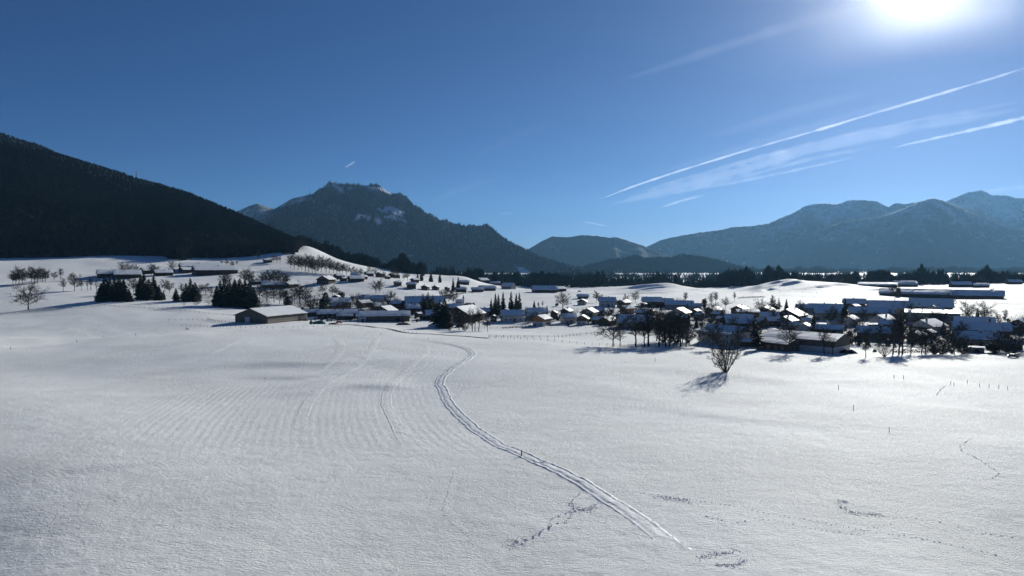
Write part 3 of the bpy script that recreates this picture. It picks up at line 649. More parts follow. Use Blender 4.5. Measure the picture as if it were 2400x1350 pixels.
H(728,725,46,2,'low dark house directly right of the big hall','dark',2.4,3.4,20,420,560,chim=1)
H(790,725,92,2,'long dark farmhouse under one unbroken blue-white roof beside the machines','dark',3.4,3.8,20,420,560,chim=2)
H(808,736,44,0,'low open shed in front of the long dark farmhouse','dark',2.6,2.6,18,400,500,wins=False,chim=0)
H(841,724,30,-40,'small house with porch gable wedged left of the long grey shed','brown',1.2,3.6,26,420,520,chim=0)
e_long = H(898,729,122,1,'long grey machine shed with a pale roller door at its left end','grey',3.6,4.6,18,400,470,wins=False,chim=0)
_w = HOUSES[-1]; fit('gate', e_long, -_w[3] / 2 + 3.4, -_w[2] / 2 - .03, 0, 5.2, 3.6, 0)
H(904,717,54,62,'house with a bright right roof rising just behind the long grey shed','dark',1.2,5.4,24,440,560)
H(888,709,40,20,'house with blue roof left behind the bright gable of the long shed','dark',1.4,5.2,22,500,620)
H(853,703,40,38,'house with sunlit speckled roof left of centre, above the long farmhouse','brown',1.4,5,22,500,640)
H(796,698,52,12,'wide blue roofed house right of the round evergreen','grey',1.7,5.2,22,520,660)
H(786,711,30,-55,'small gabled annex beneath the wide blue roof by the round evergreen','dark',1.2,4,24,480,600,chim=0)
H(801,711,28,-70,'brown gabled house front second from the round evergreen','brown',1.3,4.4,24,480,600)
H(788,691,22,70,'dark gable poking up left of the blue roofs','dark',1.3,5,24,560,760)
H(860,694,34,8,'blue roof in the back row under the crooked field tree','grey',1.6,5,22,560,760)
H(889,693,34,0,'blue roof just below the big round field tree','white',1.6,5,22,560,760)
H(915,698,28,25,'grey roofed house right below the round field tree','grey',1.4,5,22,540,740)
H(932,704,38,-35,'dark gabled house left of the big blue farm roof','dark',1.3,5.6,24,500,640)
H(995,696,88,4,'largest blue roofed farm building behind the dark conifer pair','white',2.2,6.0,26,520,680,chim=2)
H(966,713,38,12,'blue roofed house in front of the largest farm roof','dark',1.4,5.2,24,450,580)
H(980,731,17,55,'tiny lean-to with twin bright roofs right of the long shed','dark',1.3,2.6,20,420,520,wins=False,chim=0)
H(992,738,13,50,'tiniest bright roofed hut beside the lean-to','dark',1.2,2.2,20,410,500,wins=False,chim=0)
H(1022,727,54,6,'low blue roofed house behind the leaning conifers','dark',1.8,4.2,22,420,560)
H(1090,718,92,66,'big dark farmhouse with bright right roof among front trees','dark',1.5,6.2,25,410,500,balcony=True,chim=1)
H(1066,712,36,8,'small blue roof showing left above the big dark farmhouse','dark',1.4,5,22,470,600)
H(1040,709,46,60,'dark gabled house below the whitewashed chapel','dark',1.4,5,22,520,640)
H(1132,722,34,5,'blue roof between big dark farmhouse and tall spruces','grey',1.6,4.6,22,460,600)
H(1157,738,22,78,'small wooden garden house with pale roof edge, below the tall spruces','brown',1.2,3.2,24,400,470,chim=0)
H(1200,727,58,8,'white house with even blue roof below the tall spruces','white',1.7,5.4,22,430,500,balcony=True)
H(1256,722,52,14,'pale roofed house behind the white house under the spruces','white',1.6,5.2,22,470,580)
H(1250,732,40,6,'low blue roof left behind the honey wooden house','stone',1.8,4,20,440,520)
H(1270,738,48,62,'honey coloured wooden house with white ground floor','white',1.25,5.4,22,410,480,plinth=2.7,upper='warm',balcony=False)
H(1299,728,24,75,'dark gabled house right behind the honey wooden house','dark',1.2,5,24,450,560)
H(1328,722,34,68,'dark timber house under the tall bare tree','dark',1.3,5,24,470,580)
H(1382,722,42,72,'pale pink gabled house in the middle row','cream',1.3,5.6,24,460,560,balcony=True)
H(1400,720,34,10,'blue roof touching the pale pink gabled house','stone',1.4,5.4,24,470,580)
H(1332,735,42,20,'white house with pale roof, left neighbour of the brown timber house','white',1.4,5,22,425,500)
H(1366,738,34,80,'brown timber house with white ground floor facing the fence','white',1.2,5.2,24,410,470,plinth=2.7,upper='brown')
H(1402,742,38,6,'low shed with blue roof right of the brown timber house','brown',1.8,3.0,20,410,480,chim=0)
H(1425,742,48,58,'dark barn with speckled bright roof behind the forked fence tree','dark',1.3,4.2,23,400,470,wins=False,chim=0)
H(1365,701,25,80,'small white house with wooden gable alone in the open field','white',1.2,5,22,560,680,plinth=2.6,upper='brown')
H(1366,690,27,2,'dark field shed above the lone white house','dark',2.0,3.4,16,620,800,wins=False,chim=0)
H(1423,697,40,3,'white house with blue roof at left end of the back row','white',1.6,5.6,22,540,680)
H(1441,703,18,6,'low annex beside the white back-row house','stone',1.6,3.2,18,540,660,chim=0)
H(1462,702,36,58,'rust brown gabled house with bright right roof in the back row','brown',1.3,5,23,520,660)
H(1509,709,18,52,'tiny bright roofed hut between back-row houses','dark',1.3,3,22,520,640,wins=False,chim=0)
H(1528,697,46,5,'dark broad farmhouse at middle of the back row','dark',1.7,5.8,22,540,680)
H(1561,700,36,6,'blue roofed house right of the broad back-row farmhouse','dark',1.6,5.2,22,530,680)
H(1592,705,64,3,'long blue roofed house of the back row','stone',2.4,4.8,20,520,640,chim=2)
H(1629,711,34,8,'low house with pale roof at right end of the back row','white',1.8,3.6,18,510,620)
H(1470,716,40,40,'wooden house with honey gable and bright left roof','warm',1.3,5,23,460,580)
H(1507,726,40,-42,'house with bright left roof behind the broad pale hall roof','dark',1.3,4.6,22,440,540)
H(1528,725,22,65,'small dark gabled house behind the broad hall','dark',1.2,4.4,24,460,560)
H(1488,739,80,4,'broad pale walled hall with large speckled roof behind the fence trees','stone',1.9,4.6,24,390,460,chim=1)
H(1594,722,50,74,'pale gabled house behind the tall front hedge trees','cream',1.3,5.2,23,450,540,balcony=True)
H(1576,735,34,10,'half hidden blue roof behind the fence row trees','dark',1.5,4.6,22,420,520)
H(1606,738,32,-35,'house with steep blue roof facing left behind the trees','dark',1.3,4.8,28,410,500)
H(1632,724,30,60,'low house with bright roof edges near the rusty beech','dark',1.3,4.2,22,460,560)
H(1640,733,28,-30,'small pale roofed house below the rusty beech','grey',1.3,3.6,22,430,520)
H(1673,719,42,50,'brown gabled house with bright left roof right of the beech','brown',1.3,4.6,23,480,580)
H(1682,730,36,-40,'house with pale roof in the thick of the village','dark',1.3,4.6,23,440,540)
H(1690,741,30,-60,'gabled house with blue left roof behind the big bush','dark',1.3,4.8,25,400,500)
H(1734,716,40,72,'brown gabled house at field edge under the single bare tree','brown',1.3,4.6,22,490,600)
H(1752,725,52,10,'wide flat bright roofed house in the upper village','brown',1.8,3.8,14,460,560)
H(1798,718,36,66,'gabled house with bright right edge left of the three pines','dark',1.3,4.8,25,470,580)
H(1732,737,62,4,'long blue roofed house at village centre','dark',1.9,4.6,23,410,500)
H(1730,746,58,8,'long grey-white roof in front of the long blue one','dark',1.9,4.0,22,390,470)
H(1780,747,38,-50,'dark gabled house centre right with shaded roof','dark',1.3,4.6,23,390,470)
H(1803,732,42,6,'blue roofed house below the three pines','white',1.6,4.8,22,430,520)
H(1815,743,40,16,'house with bright left roof mid village','brown',1.5,4.2,22,400,480)
H(1854,724,64,74,'widest dark gabled house with bright roof edges below the three pines','dark',1.3,5.2,23,430,520,balcony=True)
H(1846,741,46,68,'pale gabled house behind the long farm roof','stone',1.3,4.6,24,390,470)
H(1852,755,42,8,'sunlit low roof directly above the long farm','white',1.7,3.8,18,360,440)
H(1890,745,28,10,'small pale roof right of the sunlit low roof','white',1.5,4.2,22,390,470)
H(1888,757,34,80,'white gabled house tucked behind the long farm','white',1.3,4.6,22,350,430)
H(1885,713,34,4,'blue roof at left end of the upper right row','stone',1.6,4.6,20,480,600)
H(1923,712,48,3,'pale grey long roof in the upper right row','stone',2.0,4.8,18,480,600)
H(1961,713,32,4,'blue roof right of the pale grey long roof','dark',1.6,4.8,22,480,600)
H(1944,722,60,3,'blue roofed white house with green trim below the upper right row','cream',1.9,6.0,20,430,540)
H(2003,701,44,6,'blue roof behind the slim spruce at right','dark',1.6,5,22,520,650)
H(2004,713,28,60,'tiny house with bright roof beside the slim spruce','dark',1.3,3.8,20,480,580,chim=0)
H(2033,714,27,75,'small dark gable between upper right houses','dark',1.3,4,20,480,580,chim=0)
H(2085,706,78,4,'large cream guest house with long blue roof','cream',1.9,7.0,22,460,580,chim=2)
H(2042,721,80,3,'long timber upper floor house with white arcaded ground floor','white',2.2,5.6,18,430,520,plinth=2.7,upper='brown')
H(2182,701,72,3,'dark timber farmhouse with big blue roof at the field edge','dark',1.9,6.0,25,480,600,chim=1)
H(2196,715,44,70,'white gabled house right below the dark timber farmhouse','white',1.3,4.4,20,460,560)
H(2186,726,92,2,'wide grey apartment house with flat pale roof','stone',2.4,7.2,10,400,500,chim=2)
H(1994,739,36,66,'white house with brilliant right roof and two dark windows','white',1.2,5.2,24,400,480,balcony=False)
H(2070,738,52,64,'white gabled house with bright chimney roof, centre of right village','white',1.2,4.8,22,400,480)
H(1957,746,36,16,'low pale roofed house left of the brilliant white gable','white',1.5,3.8,20,390,460)
H(1945,761,58,4,'dark blue low roof behind the right end of the long farm','dark',2.0,3.4,18,345,420)
H(2052,757,34,6,'small blue roofed garage in right village','stone',1.8,3.0,14,370,440,chim=0)
H(2088,750,44,-20,'blue roof behind the tall slender trees','dark',1.5,4.6,22,380,460)
H(2058,766,80,6,'broad low house with bright roof behind the meadow','brown',2.0,3.4,18,335,410)
H(2199,740,28,45,'slanting sunlit carport roof below the apartment house','stone',2.2,2.8,12,390,460,wins=False,chim=0)
H(2176,749,66,66,'white gabled house with two chimneys right of the slender trees','white',1.3,5.2,22,360,440,chim=2,balcony=True)
H(2179,772,32,74,'small house with domed bright roof in the front hedge','grey',1.3,4.0,22,325,390)
H(2150,776,40,70,'half hidden dark house behind the front hedge','dark',1.3,4.2,22,325,390)
H(2284,744,66,4,'blue roofed house under the two round field trees','stone',1.9,4.6,24,400,480)
H(2300,756,94,3,'lower wide blue roof with dormer beneath the round field trees','dark',2.4,4.2,22,370,440)
H(2340,757,28,6,'blue roofed house right of the right-hand dark conifer','stone',1.5,4.6,22,370,450)
H(2368,762,32,3,'low flat blue roof near the right edge','dark',2.0,3.4,12,360,440,chim=0)
H(2400,748,50,70,'tall dark timber house cut by the right edge','dark',1.3,5.6,24,380,460)
H(2290,778,78,10,'cream bungalow with sunlit roof and chimney at lower right','cream',1.8,3.6,20,320,380,chim=1)
H(2291,811,36,6,'little blue roofed garden shed before the cream bungalow','stone',1.8,2.0,14,285,340,wins=False,chim=0)
H(2372,795,44,20,'shed half hidden in bushes at the right edge','dark',1.5,3.0,20,300,360,wins=False)
# the front farm: white house, sheds and the long barn
H(1703,764,116,-38,'large white farmhouse with dark timber gable behind the big bush','white',1.2,6.0,18,320,380,plinth=5.0,upper='dark',chim=1)
H(1762,794,50,-14,'low shed with grubby snow roof left of the long barn','dark',1.7,2.6,15,300,350,wins=False,chim=0)
def stand(u, v, back, th, L, W, He, pitch, wall, label, **kw):
    """a building whose near wall meets the snow at u, v"""
    p = at(u, v); az = math.atan2(p.x, p.y); p = Vector((p.x * (1 + back / p.y), p.y + back, 0)); p.z = gz(p.x, p.y)
    HOUSES.append((house(p, DEG(th) - az, L, W, He, DEG(pitch), wall, label, near_end=-1 if th >= 0 else 1, **kw), p.y, W, L))
stand(1888, 824, 9.5, -24, 33, 17, 5.6, 15, 'white', 'long dark timber barn with white base and wide sunlit roof', plinth=2.7, upper='grey', wins=False, chim=0, over=1.2, seed=801)
stand(1826, 822, 5.0, -33, 15.5, 11.5, 3.7, 15, 'brown', 'front wing of the long barn with sunlit snow roof', chim=0, over=1.1, seed=802)
# buildings out on the slopes and beyond
def far_row(rows, phrase, cat, name='house', **kw):
    ordn = ['leftmost', 'second from left', 'third from left', 'fourth from left', 'fifth from left', 'sixth from left', 'seventh from left', 'eighth from left', 'ninth from left', 'tenth from left', 'eleventh from left', 'twelfth from left', 'thirteenth from left', 'fourteenth from left', 'fifteenth from left', 'sixteenth from left', 'seventeenth from left', 'eighteenth from left']
    for i, r in enumerate(sorted(rows, key=lambda r: r[0])):
        H(*r[:4], ordn[i] + ' of ' + phrase, *r[4:], group=phrase.split(',')[0], name=name, cat=cat, **kw)
far_row([(255,633,38,3,'dark',1.8,4.5,18,700,900),(299,634,46,4,'dark',2.0,4.5,18,700,900),(350,628,34,20,'dark',1.5,5,20,720,920),(383,633,36,12,'dark',1.6,5,18,720,920),(403,630,16,20,'dark',1.4,5,18,740,920),(440,627,34,25,'dark',1.5,4.5,18,740,940),(470,617,76,8,'dark',3.2,5.5,15,760,980),(504,624,82,10,'dark',2.8,6,15,740,940)], 'the dark farm buildings under the left forest', 'barn', 'farm_building')
far_row([(628,607,21,20,'dark',1.6,4,18,820,1100),(601,655,28,4,'dark',2.0,3.6,16,680,860),(640,660,48,6,'dark',2.2,3.8,16,660,840),(682,661,34,40,'brown',1.5,4.2,18,660,840)], 'the lone dark barns on the left hillside', 'barn', 'barn', wins=False, chim=0)
far_row([(765,647,40,60,'dark',1.3,6,22,700,900),(795,642,26,30,'dark',1.4,5,20,720,940),(805,649,20,40,'dark',1.3,4.5,20,700,900),(833,640,22,10,'dark',1.5,5,20,730,960),(834,647,36,16,'dark',1.8,4.5,18,700,900),(852,645,22,40,'brown',1.4,4.5,20,720,920),(865,637,24,30,'dark',1.4,5,20,740,980),(892,638,24,60,'brown',1.3,6,20,740,960),(908,646,16,40,'dark',1.3,4,20,720,920),(924,640,28,50,'dark',1.4,5.5,20,740,980),(932,659,22,20,'brown',1.5,4.5,18,700,880),(964,662,24,6,'dark',1.5,6,18,680,860),(972,652,22,40,'dark',1.4,5,20,720,960),(997,668,22,70,'dark',1.3,5,20,680,880),(1021,669,20,70,'dark',1.3,5,20,680,880),(1048,672,16,60,'dark',1.3,4.5,20,680,880)], 'the small houses strung along the slope below the ridge', 'house')
far_row([(1088,657,24,10,'dark',1.6,5,18,860,1200),(1131,652,30,40,'dark',1.5,6,20,880,1250),(1080,673,28,10,'dark',1.6,5,18,760,960),(1119,674,28,4,'brown',2.0,4,16,760,960),(1142,670,38,3,'dark',2.2,4.4,16,780,1000),(1192,664,34,-30,'stone',1.4,6,24,820,1100),(1276,671,56,5,'dark',2.4,5,18,820,1100),(1310,672,36,40,'dark',1.7,5,18,820,1100),(1160,660,24,5,'dark',2.2,4.5,16,880,1250),(1202,658,46,3,'stone',2.6,6,16,900,1300)], 'the far farm buildings edging the middle snow field', 'house')
H(2143,679,112,-2,'long low cattle barn with blue roof, left half of the far right farm','dark',4.2,4.6,14,620,760,name='barn',cat='barn',wins=False,chim=0)
H(2243,681,138,-3,'longest low cattle barn with blue roof at the far right farm','brown',5.0,4.6,15,600,740,name='barn',cat='barn',wins=False,chim=0)
H(2120,659,42,12,'barn with tilted pale roof before the far right wood','dark',1.8,5,15,820,1050,name='barn',cat='barn',wins=False,chim=0)
H(2251,661,38,20,'snow roofed farmhouse among the trees of the far right wood','dark',1.7,5,18,820,1050)
H(2299,664,26,8,'low pale roofed shed right in the far right wood','dark',1.8,4,14,820,1050,wins=False,chim=0)
H(2376,656,26,25,'small bright roofed house on the rise at far right edge','dark',1.5,4.6,18,860,1100)
H(2056,665,66,2,'long dark shed half sunk behind the white hillock crest','dark',3.6,3.6,12,860,1100,name='barn',cat='barn',wins=False,chim=0)

# chapel with its slender tower on the open field
def chapel(u, v, d, hpx, label, scale=1.0):
    p = on(u, d); az = math.atan2(p.x, p.y); e = empty('chapel', p, -az); tag(e, label, 'chapel'); s = hpx * d / FPX / 10.0
    L, W, He, pt = 6.2 * s, 4.2 * s, 3.0 * s, DEG(48); Hr = He + W / 2 * math.tan(pt)
    b = MB(); x0, x1 = -L - 1.0 * s, -1.0 * s
    b.quad((x0, -W / 2, -2), (x1, -W / 2, -2), (x1, -W / 2, He), (x0, -W / 2, He)); b.quad((x1, W / 2, -2), (x0, W / 2, -2), (x0, W / 2, He), (x1, W / 2, He))
    b.poly([(x1, -W / 2, -2), (x1, W / 2, -2), (x1, W / 2, He), (x1, 0, Hr), (x1, -W / 2, He)]); b.poly([(x0, W / 2, -2), (x0, -W / 2, -2), (x0, -W / 2, He), (x0, 0, Hr), (x0, W / 2, He)])
    b.build('nave_wall', M['white'], e)
    b = MB(); o = 0.3 * s; t = math.tan(pt)
    for sg in (-1, 1):
        q = [(x0 - o, sg * (W / 2 + o), He - o * t), (x1 + o * .2, sg * (W / 2 + o), He - o * t), (x1 + o * .2, 0, Hr), (x0 - o, 0, Hr)]
        q = q + [(a, c, z + .25 * s) for a, c, z in q]
        if sg > 0: q = [q[1], q[0], q[3], q[2], q[5], q[4], q[7], q[6]]
        b.hexa(q)
    r = b.build('roof', M['tile'], e)
    b = MB()
    for sg in (-1, 1): snow_slab(b, x0 - o + .1, x1, sg * (W / 2 + o - .1), He - o * t + .3 * s, 0, Hr + .26 * s, .15, .03, 5 + sg)
    b.build('snow_cover', M['snow'], r)
    b = MB(); w = 0.85 * s; b.box(-w, w, -w, w, -2, 6.6 * s); b.box(-w * 1.12, w * 1.12, -w * 1.12, w * 1.12, 6.6 * s, 6.8 * s); b.build('tower', M['white'], e)
    b = MB(); prof = [(0.95, 6.8), (1.15, 7.2), (1.05, 7.7), (0.5, 8.2), (0.38, 8.5), (0.5, 8.8), (0.12, 9.4), (0.05, 10.2)]
    for (r0, z0), (r1, z1) in zip(prof, prof[1:]): b.tube((0, 0, z0 * s), (0, 0, z1 * s), r0 * s * .8, r1 * s * .8, 10, 0, False)
    b.build('onion_dome', M['copper'], e, True)
    for k in (0, 1):
        o_ = fit('window', e, 0, -w - .01, (5.6 - 2.6 * k) * s, .7 * s, 1.1 * s, 0)
    for k in range(3): fit('window', e, x0 + L * (.25 + .25 * k), -W / 2 - .01, 1.7 * s, .7 * s, 1.6 * s, 0)
chapel(1086,714,640,25,'little white chapel with slender onion domed tower on the open field')
chapel(1208,668,1350,26,'distant pale church tower rising behind the far farm roofs')

# silo, transmission masts
p = on(2106, 700); b = MB(); b.tube((0, 0, -1), (0, 0, 8.5), 1.9, 1.9, 14); o_ = empty('silo', p); tag(o_, 'dark round silo at left end of the far cattle barns', 'silo'); b.build('drum', M['copper'], o_, True)
b = MB(); b.tube((0, 0, 8.5), (0, 0, 9.6), 2.0, 0.2, 14); b.build('cap', M['snow'], o_)
def mast(u, vtop, vbase, d, label):
    a, bb = ray(u, vbase); x, y = a * d, d; z = ZC + bb * d; h = (vbase - vtop) * d / FPX; e = empty('radio_mast', (x, y, z)); tag(e, label, 'mast')
    b = MB()
    for k in range(3):
        t = 2.094 * k; b.tube((1.6 * math.cos(t), 1.6 * math.sin(t), -25), (.5 * math.cos(t), .5 * math.sin(t), h * .85), .5, .4, 4)
        for j in range(7):
            z0, z1 = h * .85 * j / 7, h * .85 * (j + 1) / 7; t2 = 2.094 * (k + 1); f = lambda z: 1.6 - 1.1 * z / (h * .85)
            b.tube((f(z0) * math.cos(t), f(z0) * math.sin(t), z0), (f(z1) * math.cos(t2), f(z1) * math.sin(t2), z1), .2, .2, 3)
    b.build('lattice', M['steel'], e); b = MB(); b.tube((0, 0, h * .8), (0, 0, h), .45, .2, 5); b.build('antenna', M['steel'], e)
    b = MB()
    for k in range(3):
        t = 2.094 * k + .5; b.box(math.cos(t) * 1.5 - .5, math.cos(t) * 1.5 + .5, math.sin(t) * 1.5 - .5, math.sin(t) * 1.5 + .5, h * .6, h * .72)
    b.build('dish', M['steel'], e)
mast(320,399,428,1930,'slim radio mast standing on the left forest ridge')
mast(725,443,462,4690,'faint thin mast on the left shoulder of the central mountain')
# ------------------------------------------------------------------ trees
def bare_tree(seed, rx=.36, z0=.30, limbs=17, dens=1.0, stems=1, fork=.22, gnarl=1.0):
    """a leafless tree one unit high: returns trunk and crown shapes; twigs fill an uneven egg-shaped crown"""
    rnd = random.Random(seed); tb = MB(); cb = MB(); zc = (1 + z0) / 2; rz = (1 - z0) / 2; ph = [rnd.random() * 6 for _ in range(6)]
    def edge(az, el):
        n = 1 + .13 * math.sin(2 * az + ph[0]) + .10 * math.sin(3 * az + ph[1] + 2 * el) + .10 * math.sin(5 * el + ph[2]) + rnd.uniform(-.12, .08)
        return Vector((math.cos(az) * math.cos(el) * rx * n, math.sin(az) * math.cos(el) * rx * n, zc + math.sin(el) * rz * min(n, 1.08)))
    def curve(p0, p1, p2, n, r0, r1, k, b):
        pts = []
        for i in range(n + 1):
            t = i / n; q = p0 * (1 - t) ** 2 + p1 * 2 * t * (1 - t) + p2 * t * t
            if 0 < i < n: q = q + Vector((rnd.gauss(0, 1), rnd.gauss(0, 1), rnd.gauss(0, 1))) * .008 * gnarl
            pts.append(q)
        for i in range(n): b.tube(pts[i], pts[i + 1], r0 + (r1 - r0) * i / n, r0 + (r1 - r0) * (i + 1) / n, k, 0, False)
        return pts
    if stems == 1:
        lead = Vector((rnd.uniform(-.03, .03), rnd.uniform(-.03, .03), z0 + .30)); curve(Vector((0, 0, -.03)), Vector((rnd.uniform(-.015, .015), 0, z0 * .6)), lead, 5, .021, .011, 6, tb)
        for j in range(4): t = j * 1.57; tb.tube((math.cos(t) * .022, math.sin(t) * .022, -.02), (0, 0, .045), .012, .010, 4, 0, False)
    for i in range(limbs):
        az = 6.283 * (i + rnd.random() * .8) / limbs * 2.618; el = math.asin(max(-.75, min(.99, -.62 + 1.62 * ((i + .5) / limbs)))) ; e = edge(az, el)
        if stems == 1:
            hs = fork + (z0 + .28 - fork) * min(1, (i + .5) / limbs * 1.1); st = Vector((lead.x * hs / (z0 + .3), lead.y * hs / (z0 + .3), hs)); r0 = .0105 * (1 - .35 * i / limbs)
        else:
            st = Vector((math.cos(az) * .02, math.sin(az) * .02, -.02)); r0 = .0095
        out = Vector((e.x, e.y, 0)); c = st + out * .42 + Vector((0, 0, (e.z - st.z) * (.38 if el < .3 else .6)))
        P = curve(st, c, e, 6, r0, .0026, 4, cb if stems == 1 else (tb if i % 2 else cb))
        for j in range(int(9 * dens) + 1):
            t = rnd.uniform(.28, 1.0) * 6; k = min(5, int(t)); q = P[k].lerp(P[k + 1], t - k); tg = (P[k + 1] - P[k]).normalized()
            d = (tg * .7 + Vector((rnd.gauss(0, .75), rnd.gauss(0, .75), rnd.gauss(.25, .5)))).normalized(); ln = rnd.uniform(.09, .19) * (.7 + rx)
            s2 = curve(q, q + d * ln * .5 + Vector((0, 0, .012)), q + d * ln, 2, .0036, .0020, 3, cb)
            for m in range(int(7 * dens) + 1):
                f = rnd.random(); w0 = s2[0].lerp(s2[1], f * 2) if f < .5 else s2[1].lerp(s2[2], f * 2 - 1)
                d2 = (d * .8 + Vector((rnd.gauss(0, .7), rnd.gauss(0, .7), rnd.gauss(.2, .55)))).normalized(); l2 = rnd.uniform(.05, .11) * (.7 + rx); tip = w0 + d2 * l2
                w = d2.orthogonal().normalized(); w.rotate(Matrix.Rotation(rnd.random() * 3.14, 3, d2)); w *= .0029
                cb.poly([w0 + w, w0 - w, tip])
                for g in range(2):
                    v0 = w0.lerp(tip, rnd.uniform(.25, .8)); d3 = (d2 + Vector((rnd.gauss(0, .8), rnd.gauss(0, .8), rnd.gauss(.1, .6)))).normalized(); cb.poly([v0 + w * .7, v0 - w * .7, v0 + d3 * l2 * .6])
    return tb, cb
def conifer(seed, R=0.19, k=9, whorls=30, bottom=0.08, ragged=0.25):
    rnd = random.Random(seed); tb = MB(); cb = MB(); tb.tube((0, 0, -.03), (0, 0, .97), .017, .003, 6, 0, False)
    for w in range(whorls):
        t = w / (whorls - 1); z = bottom + (0.985 - bottom) * t; r = R * (1 - t) ** .82 * (1 - .35 * max(0, .12 - t) / .12) + .008
        if rnd.random() < ragged * .3: r *= .7
        for j in range(max(5, int(k * (1 - .4 * t)))):
            q = rnd.random() * 6.283; rr = r * rnd.uniform(1 - ragged, 1 + ragged * .6); dr = rnd.uniform(.18, .42) * (1 - .6 * t)
            c, s = math.cos(q), math.sin(q); wd = rr * rnd.uniform(.20, .32)
            P = lambda f, side, dz: (c * rr * f - s * wd * side, s * rr * f + c * wd * side, z - dr * rr * f * f + dz)
            a = P(.0, 0, .01); m1 = P(.45, 1, -.006); m2 = P(.45, -1, -.006); tip = P(1, 0, .012 * (1 - t)); mid = P(.5, 0, .010)
            cb.poly([a, m1, mid]); cb.poly([a, mid, m2]); cb.poly([m1, tip, mid]); cb.poly([mid, tip, m2])
            h = P(.62, .5, -.035 * (1 - .5 * t)); cb.poly([m1, h, tip]); h = P(.62, -.5, -.035 * (1 - .5 * t)); cb.poly([m2, tip, h])
    return tb, cb
def leafy(seed, sx=.5, sz=.5, zc=.5, n=1300, ls=.05, point=0.0):
    """dense evergreen crown of many small leaves round a hidden stem, unit high"""
    rnd = random.Random(seed); tb = MB(); cb = MB(); tb.tube((0, 0, -.03), (0, 0, .8), .03, .008, 6, 0, False)
    lobes = [(rnd.uniform(-.5, .5) * sx, rnd.uniform(-.5, .5) * sx, zc + rnd.uniform(-.6, .55) * sz, rnd.uniform(.35, .62)) for i in range(9)] + [(0, 0, zc, .85)]
    for i in range(n):
        lx, ly, lz, lr = rnd.choice(lobes); v = Vector((rnd.gauss(0, 1), rnd.gauss(0, 1), rnd.gauss(0, 1))).normalized()
        f = rnd.uniform(.75, 1.0); zz = lz + v.z * lr * sz * f; kx = 1 - point * max(0, zz)
        p = Vector((lx + v.x * lr * sx * f, ly + v.y * lr * sx * f, 0)) * kx; p.z = min(1.02, max(.01, zz))
        n1 = (v + Vector((rnd.gauss(0, .5), rnd.gauss(0, .5), rnd.gauss(0, .5)))).normalized(); a = n1.orthogonal().normalized() * ls * rnd.uniform(.6, 1.2); c = n1.cross(a)
        cb.poly([p - a, p - c * .6, p + a, p + c * .6])
    return tb, cb
SHAPES = {}
def shape(key, pair, mats):
    tm, cm = pair[0].mesh('trunk'), pair[1].mesh('crown'); tm.materials.append(M[mats[0]]); cm.materials.append(M[mats[1]]); SHAPES[key] = (tm, cm)
for i in range(5): shape('bare%d' % i, bare_tree(100 + i, [.40, .50, .33, .45, .36][i], [.24, .20, .30, .26, .22][i], 19, 1.05, 1, [.2, .16, .26, .2, .2][i]), ('bark', 'twig'))
for i in range(3): shape('slim%d' % i, bare_tree(120 + i, [.17, .20, .15][i], [.34, .28, .30][i], 15, .95, 1, .3, .6), ('bark', 'twig'))
for i in range(2): shape('multi%d' % i, bare_tree(130 + i, [.46, .52][i], .10, 24, .95, 5, 0), ('bark', 'twig'))
shape('sparse', bare_tree(140, .22, .36, 11, .6, 1, .3), ('bark', 'twig'))
for i in range(4): shape('spruce%d' % i, conifer(150 + i, [.20, .24, .18, .30][i], 13, 36, [.04, .05, .05, .02][i]), ('bark', 'needle'))
for i in range(2): shape('pine%d' % i, conifer(160 + i, .30, 11, 20, .18, .5), ('bark', 'needle'))
shape('round', leafy(170, .42, .5, .5, 1700, .045), ('bark', 'leaf'))
shape('beech', leafy(171, .34, .5, .5, 1300, .05), ('bark', 'beech'))
shape('bush', leafy(172, .62, .48, .46, 900, .08), ('bark', 'leaf'))
_tr = random.Random(5); NT = [0]
ORD = ['leftmost', 'second from left', 'third from left', 'fourth from left', 'fifth from left', 'sixth from left', 'seventh from left', 'eighth from left', 'ninth from left', 'tenth from left', 'eleventh from left', 'twelfth from left', 'thirteenth from left', 'fourteenth from left', 'fifteenth from left', 'sixteenth from left', 'seventeenth from left', 'eighteenth from left', 'nineteenth from left', 'twentieth from left', 'twenty-first from left', 'twenty-second from left', 'twenty-third from left', 'twenty-fourth from left']
NAMES = {'bare': 'bare_tree', 'slim': 'bare_tree', 'mult': 'bare_tree', 'spar': 'bare_tree', 'spru': 'spruce_tree', 'pine': 'pine_tree', 'roun': 'evergreen_tree', 'beec': 'beech_tree', 'bush': 'bush'}
def tree(key, p, h, label, group=None, wide=1.0, rz=None):
    nm = NAMES[key[:4]]; e = empty(nm, p, _tr.random() * 6.28 if rz is None else rz); e.scale = (h * wide, h * wide, h); tag(e, label, nm.split('_')[-1] if nm != 'bush' else 'bush', group)
    tm, cm = SHAPES[key]; t = bpy.data.objects.new('trunk', tm); c = bpy.data.objects.new('crown', cm)
    for o in (t, c): C.objects.link(o); o.parent = e
    NT[0] += 1; return e
def T(key, u, v, top, label, d=None, group=None, wide=1.0, rz=None):
    """a tree whose foot is seen at v (or stands at distance d) and whose top is seen at top"""
    p = on(u, d) if d else at(u, v); b = ray(u, top)[1]; h = ZC + b * p.y - p.z
    return tree(key, p, max(h, 1.0), label, group, wide, rz)
def TR(rows, phrase, group, wide=1.0):
    """rows of look-alike trees: (shape, u, v or None, top, distance or None, width)"""
    for i, r in enumerate(sorted(rows, key=lambda r: r[1])):
        T(r[0], r[1], r[2], r[3], ORD[i] + ' of ' + phrase, r[4] if len(r) > 4 else None, group, r[5] if len(r) > 5 else wide)
B = lambda: 'bare%d' % _tr.randrange(5)
S = lambda: 'spruce%d' % _tr.randrange(3)
L_ = lambda: 'slim%d' % _tr.randrange(3)
